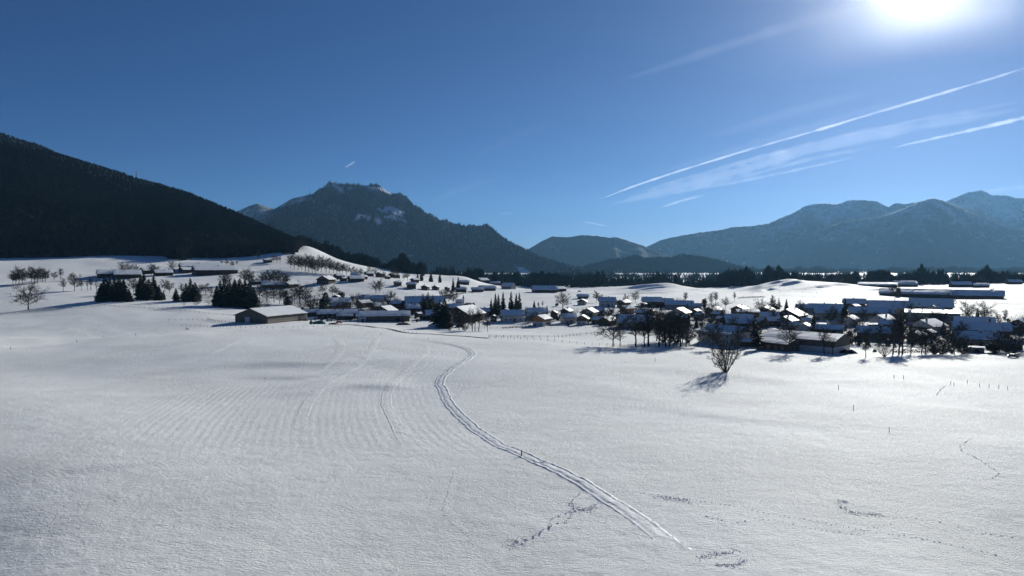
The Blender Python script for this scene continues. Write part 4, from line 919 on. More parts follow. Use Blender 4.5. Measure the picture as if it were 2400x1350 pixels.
T('bare1', 66, 726, 664, 'lone spreading bare tree by the fence at far left', wide=1.15)
TR([(B(),30,667,640),(B(),37,667,634),(B(),45,667,626),(B(),52,667,630)], 'the left clump of bare trees on the meadow', 'bare trees on the left meadow')
TR([(B(),74,665,632),(B(),81,664,625),(B(),88,664,627),(B(),100,662,630),(B(),106,662,631)], 'the taller bare meadow trees right of that clump', 'bare trees on the left meadow')
TR([(B(),128,None,637,745),(L_(),143,None,628,745),('bare2',168,None,640,745)], 'the three little bare trees at the low field sheds', 'bare trees at the field sheds')
TR([(L_(),148,683,652),('bare0',175,682,643),(L_(),191,681,655),('sparse',205,680,654),(L_(),213,680,650),('sparse',226,None,652,650)], 'the bare trees in line left of the big conifer block', 'bare trees left of the conifers')
TR([('spruce1',236,None,662,575),('spruce3',246,None,646,585),('spruce1',257,None,649,580),('spruce0',268,None,645,590),('spruce3',279,None,648,580),('spruce1',290,None,652,575),('spruce3',302,None,676,565)], 'the dense dark conifer block at left', 'dense dark conifer block', 1.5)
TR([('spruce1',330,None,645,590),('spruce0',338,None,638,600),('spruce3',349,None,652,590),('spruce1',360,None,645,600),('spruce3',372,None,668,585)], 'the second dark conifer group at left', 'second conifer group', 1.5)
TR([('spruce0',383,None,680,590),('spruce1',412,None,674,580),('spruce3',436,None,662,580),('spruce0',446,None,650,585),('spruce3',457,None,660,580)], 'the third ragged conifer group left of the hall', 'third conifer group', 1.5)
TR([('spruce1',508,None,668,555),('spruce0',516,None,655,560),('spruce3',527,None,652,555),('spruce0',538,None,654,565),('spruce1',550,None,652,555),('spruce3',562,None,651,560),('spruce0',574,None,653,555),('spruce1',585,None,656,560),('spruce3',594,None,672,550)], 'the broad conifer wall behind the big hall', 'conifer wall behind the hall', 1.5)
TR([(B(),312,None,650,650),(B(),322,None,660,640),(B(),386,None,655,660),(B(),397,None,660,650),(B(),470,None,668,640),(B(),482,None,664,640),(L_(),495,None,672,630),(L_(),425,None,664,640)], 'the bare trees peering between the left conifers', 'bare trees between the conifers')
TR([(B(),240,None,634,800),(B(),262,None,630,800),(B(),287,None,615,800),(B(),303,None,618,790),(B(),318,None,620,800),(B(),356,None,618,800),(B(),365,None,622,800),(B(),404,None,612,840)], 'the bare trees around the farms under the forest', 'bare trees at the forest farms')
TR([(B(),520,None,610,900),(B(),532,None,608,900),(B(),545,None,612,880),(B(),556,None,612,900),(B(),606,None,590,960),(B(),641,None,598,930),(B(),650,None,600,930),(L_(),657,None,600,930)], 'the bare trees along the forest edge left of the ridge', 'bare trees at the forest edge')
TR([(B(),524,None,640,720),(B(),533,None,637,720),(B(),573,None,632,740),(B(),583,None,630,740),(B(),590,None,640,730),(B(),615,None,640,730),(B(),622,None,636,730),(B(),632,None,638,730),(B(),642,None,634,730),(B(),652,None,634,730),(B(),666,None,637,720),(L_(),672,None,640,720)], 'the bare hedge trees above the conifer wall', 'bare trees above the conifer wall')
TR([(L_(),608,None,665,620),(B(),625,None,668,620),(L_(),642,None,665,620),(B(),655,None,672,610),(L_(),664,None,672,610),(B(),690,None,668,610),(L_(),703,None,665,610),(B(),716,None,672,610),('multi0',730,None,690,560)], 'the bare trees in gardens right of the conifer wall', 'bare garden trees')
T('round', 676, None, 680, 'broad dark evergreen behind the hall roof', 540, None, .6)
T('round', 757, None, 681, 'single rounded dark evergreen rising over the village roofs', 500, None, .75)
TR([('bare0',682,None,598,900),('bare1',690,None,596,890),('bare3',699,None,600,885),('bare0',708,None,603,880),('bare1',716,None,596,875),('bare3',724,None,600,865),('bare2',732,None,606,850),('bare0',739,None,612,840)], 'the thick bare tree cluster on the ridge slope', 'tree cluster on the ridge slope')
TR([('bare1',746,None,598,880),('bare0',753,None,604,870),('bare3',765,None,605,870),('bare2',772,None,608,865),('bare0',782,None,611,860),('bare1',790,None,613,855),('bare3',797,None,616,850),('bare2',803,None,620,845),('bare0',812,None,619,840),('bare3',826,None,625,835),('bare1',838,None,628,830),('bare2',846,None,630,820)], 'the bare trees descending the white ridge in a row', 'tree row on the white ridge')
TR([(B(),868,None,624,880),(B(),880,None,630,870),(B(),922,None,624,890),(B(),927,None,630,860),(B(),947,None,640,840),(B(),955,None,638,840),('bare2',900,None,636,840)], 'the bare trees among the slope houses', 'bare trees among the slope houses')
TR([('spruce3',979,None,640,900),('spruce1',988,None,632,920),('spruce3',1010,None,636,940),('spruce1',1031,None,638,960),('spruce0',1062,None,650,800),('spruce1',1074,None,648,800)], 'the dark conifers at the right end of the slope houses', 'conifers at the slope end')
TR([(B(),756,None,664,680),(B(),779,None,670,670),(B(),788,None,673,670),('bush',800,None,680,660)], 'the small bare trees along the field left of the round tree', 'small field trees')
T('bare3', 881, None, 659, 'big round crowned bare tree alone on the sloping field', 690, None, 1.25)
T('bare2', 890, None, 656, 'thin treetop just behind the round crowned field tree', 700)
TR([('multi1',834,None,686,600),('multi0',846,None,688,600),('multi1',912,None,681,620),('bare0',918,None,684,620)], 'the twiggy shrubs behind the middle roofs', 'twiggy shrubs behind the roofs')
T('spruce1', 803, None, 684, 'small pointed conifer between the left roofs', 600)
TR([('pine0',992,None,688,560),('pine1',1003,None,683,560),('pine0',1014,None,690,550),('spruce3',997,None,698,520),('spruce3',1010,None,704,510)], 'the dark conifer clump before the largest blue roof', 'conifers before the largest roof', 1.25)
T('bare1', 985, None, 690, 'grey bare tree left of that dark conifer clump', 590)
TR([('bare0',1040,None,678,640),('bare1',1052,None,676,650),('bare3',1062,None,680,640)], 'the bare trees left of the chapel', 'bare trees left of the chapel')
TR([('bush',1093,None,708,620),('bush',1101,None,708,620),('round',1110,None,708,610)], 'the dark garden bushes right of the chapel', 'bushes right of the chapel')
TR([('pine1',1023,None,706,430),('pine0',1031,None,700,432),('spruce3',1042,None,698,428),('pine1',1049,None,712,424)], 'the big dark leaning conifers at the front field edge', 'front field conifers', 1.25)
TR([('bare3',1075,None,728,412),('bare0',1085,None,732,410),('multi0',1054,None,752,404),('multi1',1090,None,752,404)], 'the bare trees before the big dark farmhouse', 'trees before the dark farmhouse')
TR([('bare0',1107,None,725,400),('sparse',1113,None,728,400),('slim1',1122,None,722,400),('bare2',1142,None,742,400)], 'the bare trees standing in the snow left of the garden house', 'bare trees in front of the houses')
TR([('spruce2',1151,None,698,500),('spruce0',1161,None,686,510),('spruce2',1168,None,688,505),('spruce0',1179,None,683,515),('spruce0',1198,None,681,510),('spruce2',1210,None,686,505),('spruce0',1217,None,684,510)], 'the tall spruces in a row at village centre', 'tall spruces at village centre')
T('spruce1', 1252, None, 703, 'single small spruce standing in the snow right of the tall spruces', 560)
TR([('slim0',1262,None,708,570),('slim2',1272,None,706,580)], 'the two thin saplings beside the single small spruce', 'thin saplings')
T('bare0', 1319, None, 685, 'tall bare tree with fine crown over the dark timber house', 560, None, 1.1)
T('bush', 1305, None, 709, 'low dark bush on the white field left of the tall bare tree', 590)
TR([('bare2',1398,None,683,640),('bare0',1467,None,690,640),('bare3',1489,None,683,640),('bare1',1408,None,690,630)], 'the bare trees behind the back row of houses', 'bare trees behind the back row')
T('slim0', 1607, None, 684, 'single thin bare tree right of the long back-row roof', 620)
TR([('multi0',1585,None,697,610),('multi1',1597,None,698,610)], 'the twiggy shrubs over the long back-row roof', 'shrubs over the back row')
T('beech', 1650, None, 699, 'rust red rounded beech at the back field edge', 560, None, .75)
TR([('slim1',1668,None,686,600),('slim0',1678,None,683,610),('slim2',1722,None,685,640),('bare2',1700,None,698,570)], 'the bare trees on the white field right of the beech', 'bare trees right of the beech')
TR([('pine0',1808,None,700,540),('pine1',1816,None,698,545),('pine0',1826,None,696,540)], 'the three dark pines at the upper village edge', 'three dark pines')
T('slim2', 1811, None, 692, 'bare treetop behind the three dark pines', 560)
T('spruce2', 1867, None, 709, 'little spruce at the left end of the upper right row', 500)
T('spruce0', 1908, None, 727, 'slender spruce beside the white gabled house mid right', 395)
T('spruce0', 1981, None, 696, 'tall slim spruce in front of the upper right row', 460)
T('multi1', 2128, None, 706, 'leafless dark shrub tree right of the cream guest house', 470, None, 1.1)
TR([('bare3',2268,None,707,455),('bare1',2308,None,707,460)], 'the two round bare trees on the bright right field', 'round bare trees on the right field')
T('spruce3', 2322, None, 743, 'dark conifer right of the wide dormer roof', 385)
T('spruce0', 2268, None, 752, 'narrow conifer below the left round field tree', 385)
T('spruce1', 2213, None, 752, 'dark conifer at the carport below the apartment house', 385)
T('bare0', 2098, None, 668, 'bare tree at the left end of the cattle barns', 640)
T('multi0', 2228, None, 684, 'thicket before the longest cattle barn', 590)
T('bare2', 2326, None, 676, 'thin bare tree right of the cattle barns', 700)
T('bare1', 1437, None, 728, 'large forked bare tree at left end of the fence row', 322, None, 1.05)
TR([('sparse',1453,812,775),('slim1',1490,812,735),('slim0',1511,812,755),('slim2',1520,812,725),('slim1',1544,812,735),('sparse',1560,812,740),('slim0',1569,812,728),('slim2',1595,812,733),('bare2',1609,812,770),('sparse',1636,812,770)], 'the slim bare trees in a row along the wire fence', 'slim trees along the wire fence', 1.45)
TR([('multi0',1556,None,735,345),('multi1',1572,None,730,345),('multi0',1588,None,728,342),('slim0',1600,None,742,340),('multi1',1614,None,742,345),('bare2',1580,None,748,338),('bare0',1540,None,722,350)], 'the dense dark thicket behind the fence row', 'thicket behind the fence row')
T('multi0', 1701, 871, 762, 'big many stemmed bush tree standing alone in the snowy field', None, None, .8, 1.0)
TR([('bare2',1672,None,758,318),('pine1',1770,None,736,340),('pine0',1776,None,752,315),('slim1',1732,None,760,318)], 'the trees around the large white farmhouse', 'trees around the farmhouse')
T('bare0', 1850, 826, 752, 'dark trunked bare tree in front of the barn wing', None, None, .9)
T('slim0', 1932, 831, 765, 'white barked birch before the long barn gable')
T('sparse', 1951, 832, 790, 'small bare sapling next to the birch')
T('slim1', 2029, 838, 790, 'young bare tree alone on the meadow right of the barn')
T('multi1', 2073, 836, 788, 'multi stemmed shrub left of the tall slender trees', None, None, .8)
TR([('slim2',2093,830,745),('slim0',2107,829,730),('slim1',2115,830,738),('slim2',2135,827,760),('slim1',2160,829,765)], 'the tall slender trees casting shadows on the snow', 'tall slender trees')
TR([('multi0',2192,None,768,305),('bare0',2172,None,778,305),('multi1',2210,None,770,305),('bare3',2240,None,765,305),('multi0',2260,None,785,303),('bare1',2345,None,775,310),('multi1',2362,None,768,310),('bare0',2392,None,770,312),('multi0',2378,None,790,300),('bush',2330,None,800,305)], 'the bare garden trees along the lower right hedge', 'garden trees by the lower right hedge')
TR([('bare1',1968,None,640,1000),('bare0',1962,None,645,1000),('bare2',1876,None,648,985)], 'the tiny bare trees on the white hillock crest', 'trees on the hillock')
TR([('bare0',1645,None,745,415),('multi1',1665,None,748,405),('bare2',1718,None,742,405),('multi0',1765,None,738,415),('bare0',1838,None,738,400),('multi1',1915,None,760,365),('multi0',1935,None,770,350),('multi1',1990,None,766,345),('multi0',2010,None,772,340),('bare1',2035,None,765,340),('multi1',2140,None,762,345),('bare0',2225,None,758,360),('multi0',2240,None,772,340),('bare2',2150,None,742,400)], 'the twiggy garden trees scattered through the right village', 'garden trees of the right village')
def TG(rows, phrase, group):
    for i, (key, u, d, h) in enumerate(sorted(rows, key=lambda r: r[1])): tree(key, on(u, d), h, ORD[i] + ' of ' + phrase, group, 1.0)
_g = random.Random(31); _k = lambda: _g.choice(['bare0', 'bare2', 'bare3', 'slim0', 'slim1', 'multi0', 'multi1', 'bare4', 'pine0', 'spruce1'])
TG([(_k(), 1462 + 24 * i + _g.uniform(-9, 9), _g.uniform(415, 540), _g.uniform(7, 12)) for i in range(20)], 'the garden trees behind the fence row houses', 'garden trees behind the fence row')
TG([(_k(), 1940 + 21 * i + _g.uniform(-9, 9), _g.uniform(350, 470), _g.uniform(7, 12)) for i in range(21)], 'the garden trees between the right village roofs', 'garden trees between right roofs')
TG([(_k(), 1235 + 22 * i + _g.uniform(-8, 8), _g.uniform(440, 530), _g.uniform(5, 9)) for i in range(10)], 'the small garden trees between the middle houses', 'garden trees between middle houses')
TG([(_k(), 770 + 21 * i + _g.uniform(-8, 8), _g.uniform(470, 600), _g.uniform(7, 11)) for i in range(14)], 'the garden trees among the left village roofs', 'garden trees among left roofs')

# ------------------------------------------------------------------ fences and posts
_post = {}
def post_mesh(h, r, lean_seed=0):
    k = (round(h, 2), r, lean_seed)
    if k not in _post:
        b = MB(); rnd = random.Random(lean_seed); q = Vector((rnd.uniform(-.06, .06), rnd.uniform(-.06, .06), h)); b.tube((0, 0, -.3), q, r, r * .9, 6); b.tube(q, q + Vector((0, 0, r * .8)), r * .9, r * .15, 6)
        me = b.mesh('post'); me.materials.append(M['post']); _post[k] = me
    return _post[k]
def ground_line(px, step):
    pts = [at(u, v) if not isinstance(v, tuple) else on(u, v[0]) for u, v in px]; out = []
    for a, b in zip(pts, pts[1:]):
        n = max(1, int(round((Vector((b.x - a.x, b.y - a.y))).length / step)))
        for i in range(n):
            x = a.x + (b.x - a.x) * i / n; y = a.y + (b.y - a.y) * i / n; out.append((x, y))
    out.append((pts[-1].x, pts[-1].y)); z = ground(np.array([p[0] for p in out]), np.array([p[1] for p in out]))
    return [Vector((p[0], p[1], q)) for p, q in zip(out, z)]
def fence(px, step, h, r, rails, label, wire=False):
    P = ground_line(px, step); e = empty('fence', P[0]); tag(e, label, 'fence')
    for i, p in enumerate(P):
        o = link('post', post_mesh(h, r, i % 5), None, e); o.location = p - P[0]; o.rotation_euler = (0, 0, i * 2.1)
    for z in rails:
        b = MB()
        for p, q in zip(P, P[1:]): b.tube(p - P[0] + Vector((0, -r, z)), q - P[0] + Vector((0, -r, z)), .018 if wire else .055, .018 if wire else .055, 4)
        b.build('wire' if wire else 'rail', M['wire' if wire else 'post'], e)
fence([(-60,742),(0,736),(120,728),(200,720),(245,718),(350,724),(490,736),(556,741)], 5.0, 1.25, .09, (.5, 1.05), 'long post fence curving over the left field crest')
fence([(395,752),(440,750),(475,751)], 4.5, 1.2, .08, (1.0,), 'short post fence on the rise left of the hall', True)
fence([(425,764),(480,767),(540,768),(640,770),(710,768),(760,767),(800,763)], 5.5, 1.1, .08, (.55, 1.0), 'wire fence running along the snow before the hall', True)
fence([(486,749),(500,753),(520,756),(546,757)], 2.6, 1.2, .11, (.35, .75, 1.1), 'dark plank paddock fence left of the hall')
fence([(1146,791),(1230,792),(1300,792),(1360,786),(1400,783),(1440,779)], 4.0, 1.35, .10, (.6, 1.1), 'wooden rail fence bending up to the forked tree')
fence([(1146,792),(1220,796),(1300,801),(1370,808),(1440,811),(1520,812),(1600,812),(1662,812)], 3.6, 1.3, .08, (.5, 1.0), 'wire fence under the row of slim trees', True)
fence([(1090,770),(1180,770),(1260,769),(1340,769),(1420,769)], 4.2, 1.2, .07, (.5, 1.0), 'thin wire fence before the middle houses', True)
fence([(830,763),(880,769),(920,776),(985,783)], 2.6, 1.0, .06, (.9,), 'closely spaced stakes along the farm lane', True)
fence([(1765,688),(1850,684),(1950,690),(2060,690)], 12, 1.4, .10, (1.0,), 'far field fence crossing below the right hillock', True)
for u, v, h, lb in [(1222,1069,1.05,'dark marker post beside the snow track'),(1076,991,.9,'thin stake left of the snow track bend'),(1535,848,1.5,'leaning stake on the white slope below the fence row'),(1965,914,1.4,'stake in a small snow mound on the right field'),(2000,963,1.5,'thin pole furthest down the right field'),(2084,1014,1.2,'nearest faint stake on the right slope'),(2095,887,1.1,'left stake of a pair on the right field'),(2118,889,1.3,'right stake of a pair on the right field'),(25,820,1.2,'leftmost stake on the left field crest'),(180,803,1.3,'second stake on the left field crest'),(318,787,1.3,'third stake on the left field crest'),(243,791,.8,'short stake between the left crest stakes'),(892,786,1.2,'stake on the lane crest behind the field'),(1004,797,1.2,'stake at the far start of the snow track'),(700,770,1.1,'single stake before the hall corner'),(1697,890,.9,'short stake in front of the big bush tree'),(1990,840,1.3,'stake on the meadow right of the barn')]:
    o = link('marker_post', post_mesh(h, .13 if v == 1069 else .055, int(u) % 5)); o.location = at(u, v); tag(o, lb, 'post')
for i, (u, v) in enumerate([(2228,902),(2236,905),(2267,899),(2296,907),(2318,909),(2341,911),(2362,914)]):
    o = link('marker_post', post_mesh(1.15, .05, i % 5)); o.location = at(u, v); tag(o, ORD[i] + ' of the stakes in line at the right field edge', 'post', 'stakes at the right field edge')

# ------------------------------------------------------------------ track, footprints, lane
def strip(name, px, prof, step, label, mat, lift=0.02, wob=0.15, taper=None, seed=1, wide=1.0):
    ctl = [at(u, v) for u, v in px]; P = []
    for i in range(len(ctl) - 1):
        p0, p1, p2, p3 = ctl[max(i - 1, 0)], ctl[i], ctl[i + 1], ctl[min(i + 2, len(ctl) - 1)]; n = max(2, int((p2 - p1).length / step))
        for k in range(n):
            t = k / n; P.append(.5 * ((2 * p1) + (p2 - p0) * t + (2 * p0 - 5 * p1 + 4 * p2 - p3) * t * t + (3 * p1 - p0 - 3 * p2 + p3) * t ** 3))
    P.append(ctl[-1]); P = np.array([[p.x, p.y] for p in P]); tg = np.gradient(P, axis=0); tg /= np.linalg.norm(tg, axis=1)[:, None] + 1e-9
    nr = np.stack([-tg[:, 1], tg[:, 0]], 1); s = np.cumsum(np.r_[0, np.linalg.norm(np.diff(P, axis=0), axis=1)])
    off = np.array([a for a, _ in prof]); hh = np.array([b for _, b in prof]); w = np.ones(len(P))
    if taper: w = np.interp(np.arange(len(P)) / (len(P) - 1), *taper)
    sway = fbm(s / 6.0, s * 0 + seed, 3, seed) * wob
    off = off * wide
    X = P[:, 0][:, None] + nr[:, 0][:, None] * (off[None] + sway[:, None]); Y = P[:, 1][:, None] + nr[:, 1][:, None] * (off[None] + sway[:, None])
    lump = fbm(X / .42, Y / .42, 3, seed + 4) * .15
    Z = ground(X, Y); Z = Z + near_relief(X, Y) + lift + (hh[None] + lump * (np.abs(hh[None]) > .001)) * w[:, None] - (1 - w[:, None]) * .075
    Z[:, 0] -= .25; Z[:, -1] -= .25
    me = grid_mesh(name, X, Y, Z)
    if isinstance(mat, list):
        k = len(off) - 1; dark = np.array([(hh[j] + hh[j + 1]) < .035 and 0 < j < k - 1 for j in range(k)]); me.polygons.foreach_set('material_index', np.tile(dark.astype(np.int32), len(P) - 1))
    o = link(name, me, mat); tag(o, label, None, None, 'structure'); return o
def near_relief(x, y):
    r = np.hypot(x, y); n = sstep(420, 150, r); return n * (fbm(x / 1.9, y / 1.3, 3, 11) * 0.10 + fbm(x / 9.0, y / 5.0, 2, 21) * 0.10)
RUT = [(-2.6, 0), (-2.2, .04), (-1.8, .12), (-1.5, .05), (-1.35, -.01), (-1.1, .02), (-.85, -.01), (-.65, .06), (-.4, .09), (-.1, .08), (.2, .09), (.5, .08), (.75, .05), (.9, -.01), (1.15, -.01), (1.3, .06), (1.55, .13), (1.9, .05), (2.4, 0)]
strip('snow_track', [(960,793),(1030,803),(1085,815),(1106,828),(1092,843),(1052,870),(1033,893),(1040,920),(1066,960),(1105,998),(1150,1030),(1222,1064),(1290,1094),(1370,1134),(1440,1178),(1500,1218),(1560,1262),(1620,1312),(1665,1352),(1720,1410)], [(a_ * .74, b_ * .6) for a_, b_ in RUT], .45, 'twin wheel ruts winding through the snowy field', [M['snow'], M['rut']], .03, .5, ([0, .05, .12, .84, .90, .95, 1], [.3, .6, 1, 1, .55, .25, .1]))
FAINT = [(-1.8, 0), (-1.45, .01), (-1.2, .03), (-.95, .0), (-.6, .02), (0, .05), (.6, .02), (.95, .0), (1.2, .03), (1.45, .01), (1.8, 0)]
for i, px in enumerate([[(888,782),(880,800),(855,840),(800,880),(735,925),(710,975),(695,1030)], [(985,800),(1000,822),(960,860),(915,905),(905,940),(925,990),(955,1040),(985,1065)], [(560,800),(520,815),(480,835)], [(780,790),(800,812),(770,850),(700,885)]]):
    strip('snow_track', px, FAINT, .6, 'faint old tyre marks on the left field', M['field'], .02, .4, ([0, .15, .85, 1], [.1, 1, 1, .1]), 10 + i)
LANE = [(-2.2, -.05), (-1.6, .05), (0, .08), (1.6, .05), (2.2, -.05)]
strip('lane', [(770,760),(830,762),(880,768),(940,778),(1010,783),(1080,788),(1146,793)], LANE, 2.0, 'narrow dark lane below the farm', M['asphalt'], .05, .2)
strip('lane', [(1985,806),(2060,809),(2130,812),(2200,818),(2260,824),(2330,829),(2410,833),(2500,838)], [(-3, -.05), (-2.4, .05), (0, .1), (2.4, .05), (3, -.05)], 2.0, 'dark shaded lane along the lower right hedge', M['asphalt'], .05, .2)
strip('lane', [(1030,697),(1060,692),(1090,687),(1130,683)], LANE, 4.0, 'farm lane climbing beside the chapel', M['asphalt'], .12, .5)
# footprints and animal digs: little pushed-up rims round hollows
def prints(px, label, gap=.62, size=.17, jit=.10, seed=3):
    rnd = random.Random(seed); P = ground_line(px, gap); b = MB()
    for i, p in enumerate(P):
        s = size * .62 * rnd.uniform(.6, 1.3); x0 = p.x + rnd.gauss(0, jit); y0 = p.y + rnd.gauss(0, jit) + (.12 if i % 2 else -.12)
        z0 = p.z + float(near_relief(np.array([x0]), np.array([y0]))[0]); k = 6
        for j in range(k):
            a0, a1 = 6.283 * j / k, 6.283 * (j + 1) / k
            I = lambda a, r, z: (x0 + math.cos(a) * r, y0 + math.sin(a) * r * 1.3, z0 + z)
            hgt = s * rnd.uniform(.25, .6)
            b.quad(I(a0, s * .5, .012), I(a1, s * .5, .012), I(a1, s, hgt), I(a0, s, hgt), 0); b.quad(I(a0, s, hgt), I(a1, s, hgt), I(a1, s * 1.7, -.05), I(a0, s * 1.7, -.05), 0)
        b.poly([(x0 + math.cos(6.283 * j / k) * s * .5, y0 + math.sin(6.283 * j / k) * s * .65, z0 + .012) for j in range(k)], 1 if rnd.random() < .2 else 0)
    o = b.build('footprints', [M['packed'], M['earth']]); tag(o, label, 'footprints', None, 'stuff')
def dig(px, label, width, n, seed):
    rnd = random.Random(seed); P = ground_line(px, .5); b = MB()
    for i in range(n):
        p = rnd.choice(P); x0, y0 = p.x + rnd.gauss(0, width), p.y + rnd.gauss(0, width * 1.2); z0 = gz(x0, y0) + float(near_relief(np.array([x0]), np.array([y0]))[0]); s = rnd.uniform(.07, .2); dark = rnd.random() < .33
        k = 6; rim = [(x0 + math.cos(6.283 * j / k + i) * s * rnd.uniform(.7, 1.3), y0 + math.sin(6.283 * j / k + i) * s * rnd.uniform(.7, 1.3), z0 - .03) for j in range(k)]; top = (x0, y0, z0 + (.03 if dark else .07) * rnd.uniform(.6, 1.5))
        for j in range(k): b.poly([rim[j], rim[(j + 1) % k], top], 1 if dark else 0)
    o = b.build('dug_patch', [M['packed'], M['earth']]); tag(o, label, 'dug snow', None, 'stuff')
prints([(1062,1108),(1048,1160),(1036,1200)], 'straight line of paw prints left of the track', .6, .13, .05, 1)
prints([(1040,1208),(1075,1240),(1098,1255),(1118,1300)], 'second line of paw prints near the bottom edge', .6, .13, .06, 2)
prints([(1215,1272),(1265,1252),(1290,1235),(1330,1222),(1345,1200),(1400,1180),(1425,1178)], 'trodden trail from the dug hole to the track', .42, .2, .22, 3)
prints([(1285,1243),(1293,1215),(1330,1200),(1360,1188)], 'fork of the trodden trail left of the ruts', .45, .17, .15, 4)
prints([(1335,1180),(1350,1163),(1378,1143)], 'short footprint trail up to the ruts', .5, .16, .1, 5)
prints([(1420,1150),(1500,1155),(1550,1165),(1600,1170),(1700,1182),(1800,1203),(1900,1220),(2015,1242),(2120,1256),(2230,1278),(2330,1300)], 'long hare trail running right from the ruts', .7, .15, .12, 6)
prints([(1630,1205),(1715,1226),(1800,1218),(1900,1238),(2010,1253),(2040,1238),(2085,1228)], 'wavering second trail below the long hare trail', .7, .14, .12, 7)
prints([(2075,1216),(2110,1212),(2200,1226),(2300,1250),(2400,1262)], 'trail leaving the curled dig towards the right edge', .7, .14, .12, 8)
prints([(2278,1028),(2252,1045),(2255,1058),(2300,1080),(2330,1100),(2343,1112),(2325,1120)], 'looping trail on the upper right slope', .7, .16, .1, 9)
prints([(2195,927),(2205,912),(2215,905)], 'short trail under the right edge stakes', .8, .18, .1, 10)
dig([(1200,1277),(1217,1270)], 'round dug hole with bare grass near the bottom centre', .75, 150, 1)
dig([(1335,1180),(1350,1194),(1375,1196),(1390,1190)], 'crescent shaped scrape left of the ruts', .35, 150, 2)
dig([(1535,1164),(1560,1168),(1590,1172),(1615,1176)], 'scraped grassy patch right of the ruts', .55, 190, 3)
dig([(1970,1176),(1984,1178)], 'small dark scrape at top of the curled dig', .35, 50, 4)
dig([(1968,1185),(1978,1195),(2000,1203),(2030,1205),(2068,1207)], 'curled scrape on the right slope', .4, 190, 5)
dig([(1640,1310),(1660,1300),(1690,1298),(1722,1291)], 'upper arc of scrapes at the bottom right', .35, 120, 6)
dig([(1685,1324),(1715,1326),(1735,1320),(1742,1313)], 'lower arc of scrapes at the bottom right', .3, 120, 7)
dig([(1378,1135),(1392,1134)], 'scuffed crossing between the two ruts', .3, 40, 8)
# ------------------------------------------------------------------ hedges, vehicles, person, machines
def hedge(px, h, w, label, step=1.2, seed=1, mat='leaf'):
    rnd = random.Random(seed); P = ground_line(px, step); b = MB()
    for p in P:
        for i in range(int(14 * h)):
            c = p + Vector((rnd.gauss(0, step * .4), rnd.gauss(0, w * .3), abs(rnd.gauss(.4, .35)) * h)); c.z = min(c.z, p.z + h * rnd.uniform(.85, 1.1)); a = Vector((rnd.gauss(0, 1), rnd.gauss(0, 1), rnd.gauss(0, 1))).normalized() * rnd.uniform(.18, .38); q = a.orthogonal().normalized() * rnd.uniform(.12, .25)
            b.poly([c - a, c - q, c + a, c + q])
    o = b.build('hedge', M[mat]); tag(o, label, 'hedge')
hedge([(2205,813),(2250,818),(2310,822),(2400,827),(2480,831)], 1.8, 1.6, 'dark clipped hedge along the lower right lane', 1.0, 1)
hedge([(2095,826),(2150,826),(2200,824)], 1.6, 2.2, 'scrubby dark hedge under the tall slender trees', .8, 2, 'twig')
hedge([(1740,808),(1800,815),(1870,822)], 1.2, 1.2, 'low hedge before the barn wing', .9, 3, 'twig')
hedge([(1985,800),(2060,803),(2150,806),(2200,810)], 1.5, 1.5, 'garden hedge behind the lane in the right village', 1.0, 4)
hedge([(1505,715),(1580,717),(1690,716)], 1.7, 2.0, 'dark hedge along the back row of houses', 1.6, 5)
hedge([(1730,700),(1790,697)], 1.5, 2.0, 'scrub strip on the white field right of the beech', 1.6, 6, 'twig')
hedge([(1180,770),(1255,764)], 1.0, 1.2, 'low scrub beside the honey wooden house', 1.2, 7, 'twig')

def car(u, v, rz, label, paint='paint_dark', s=1.0):
    p = at(u, v); az = math.atan2(p.x, p.y); e = empty('parked_car', p, rz - az); tag(e, label, 'car'); e.scale = (s, s, s)
    b = MB(); prof = [(-2.1, .35), (-2.15, .75), (-1.95, .95), (-1.5, 1.0), (-1.05, 1.42), (.55, 1.46), (1.15, 1.0), (1.95, .88), (2.12, .65), (2.1, .35)]
    n = len(prof)
    for (x0, z0), (x1, z1) in zip(prof, prof[1:]):
        w0 = .85 - .16 * max(0, z0 - .95) / .5; w1 = .85 - .16 * max(0, z1 - .95) / .5
        b.quad((x0, -w0, z0), (x1, -w1, z1), (x1, w1, z1), (x0, w0, z0))
    for sg in (-1, 1):
        pts = [(x, sg * (.85 - .16 * max(0, z - .95) / .5), z) for x, z in prof]; b.poly(pts if sg > 0 else pts[::-1])
    b.quad((-2.1, -.85, .35), (-2.1, .85, .35), (2.1, .85, .35), (2.1, -.85, .35)); b.build('body', M[paint], e)
    for sg in (-1, 1):
        b = MB(); y = sg * .80; b.poly([(-1.35, y, 1.02), (.95, y, 1.02), (.5, sg * .70, 1.38), (-1.0, sg * .70, 1.38)][::-sg]); b.build('side_window', M['glass'], e)
    for x in (-1.3, 1.3):
        for sg in (-1, 1):
            b = MB(); b.tube((x, sg * .68, .33), (x, sg * .9, .33), .33, .33, 12); w = b.build('wheel', M['rubber'], e); b = MB(); b.tube((x, sg * .9, .33), (x, sg * .915, .33), .19, .19, 10); b.build('rim', M['sheet'], w)
    b = MB(); b.box(-.95, .5, -.66, .66, 1.45, 1.56); b.build('snow_cover', M['snow'], e)
car(2374, 838, 0.05, 'dark car parked on the lane at the right edge', 'paint_dark')
car(2347, 696, 0.2, 'dark vehicle standing right of the cattle barns', 'paint_dark', 1.2)
car(2070, 685, 0.1, 'lone dark vehicle on the white field before the cattle barns', 'paint_dark', 1.1)
car(1358, 684, 0.1, 'dark vehicle on the field behind the field shed', 'paint_dark', 1.1)
car(795, 757, 0.4, 'red tipped vehicle in the farm yard', 'red')
car(2140, 802, 0.3, 'reddish car half hidden behind the slender trees', 'red')
car(772, 753, -0.2, 'dark car parked before the long dark farmhouse')
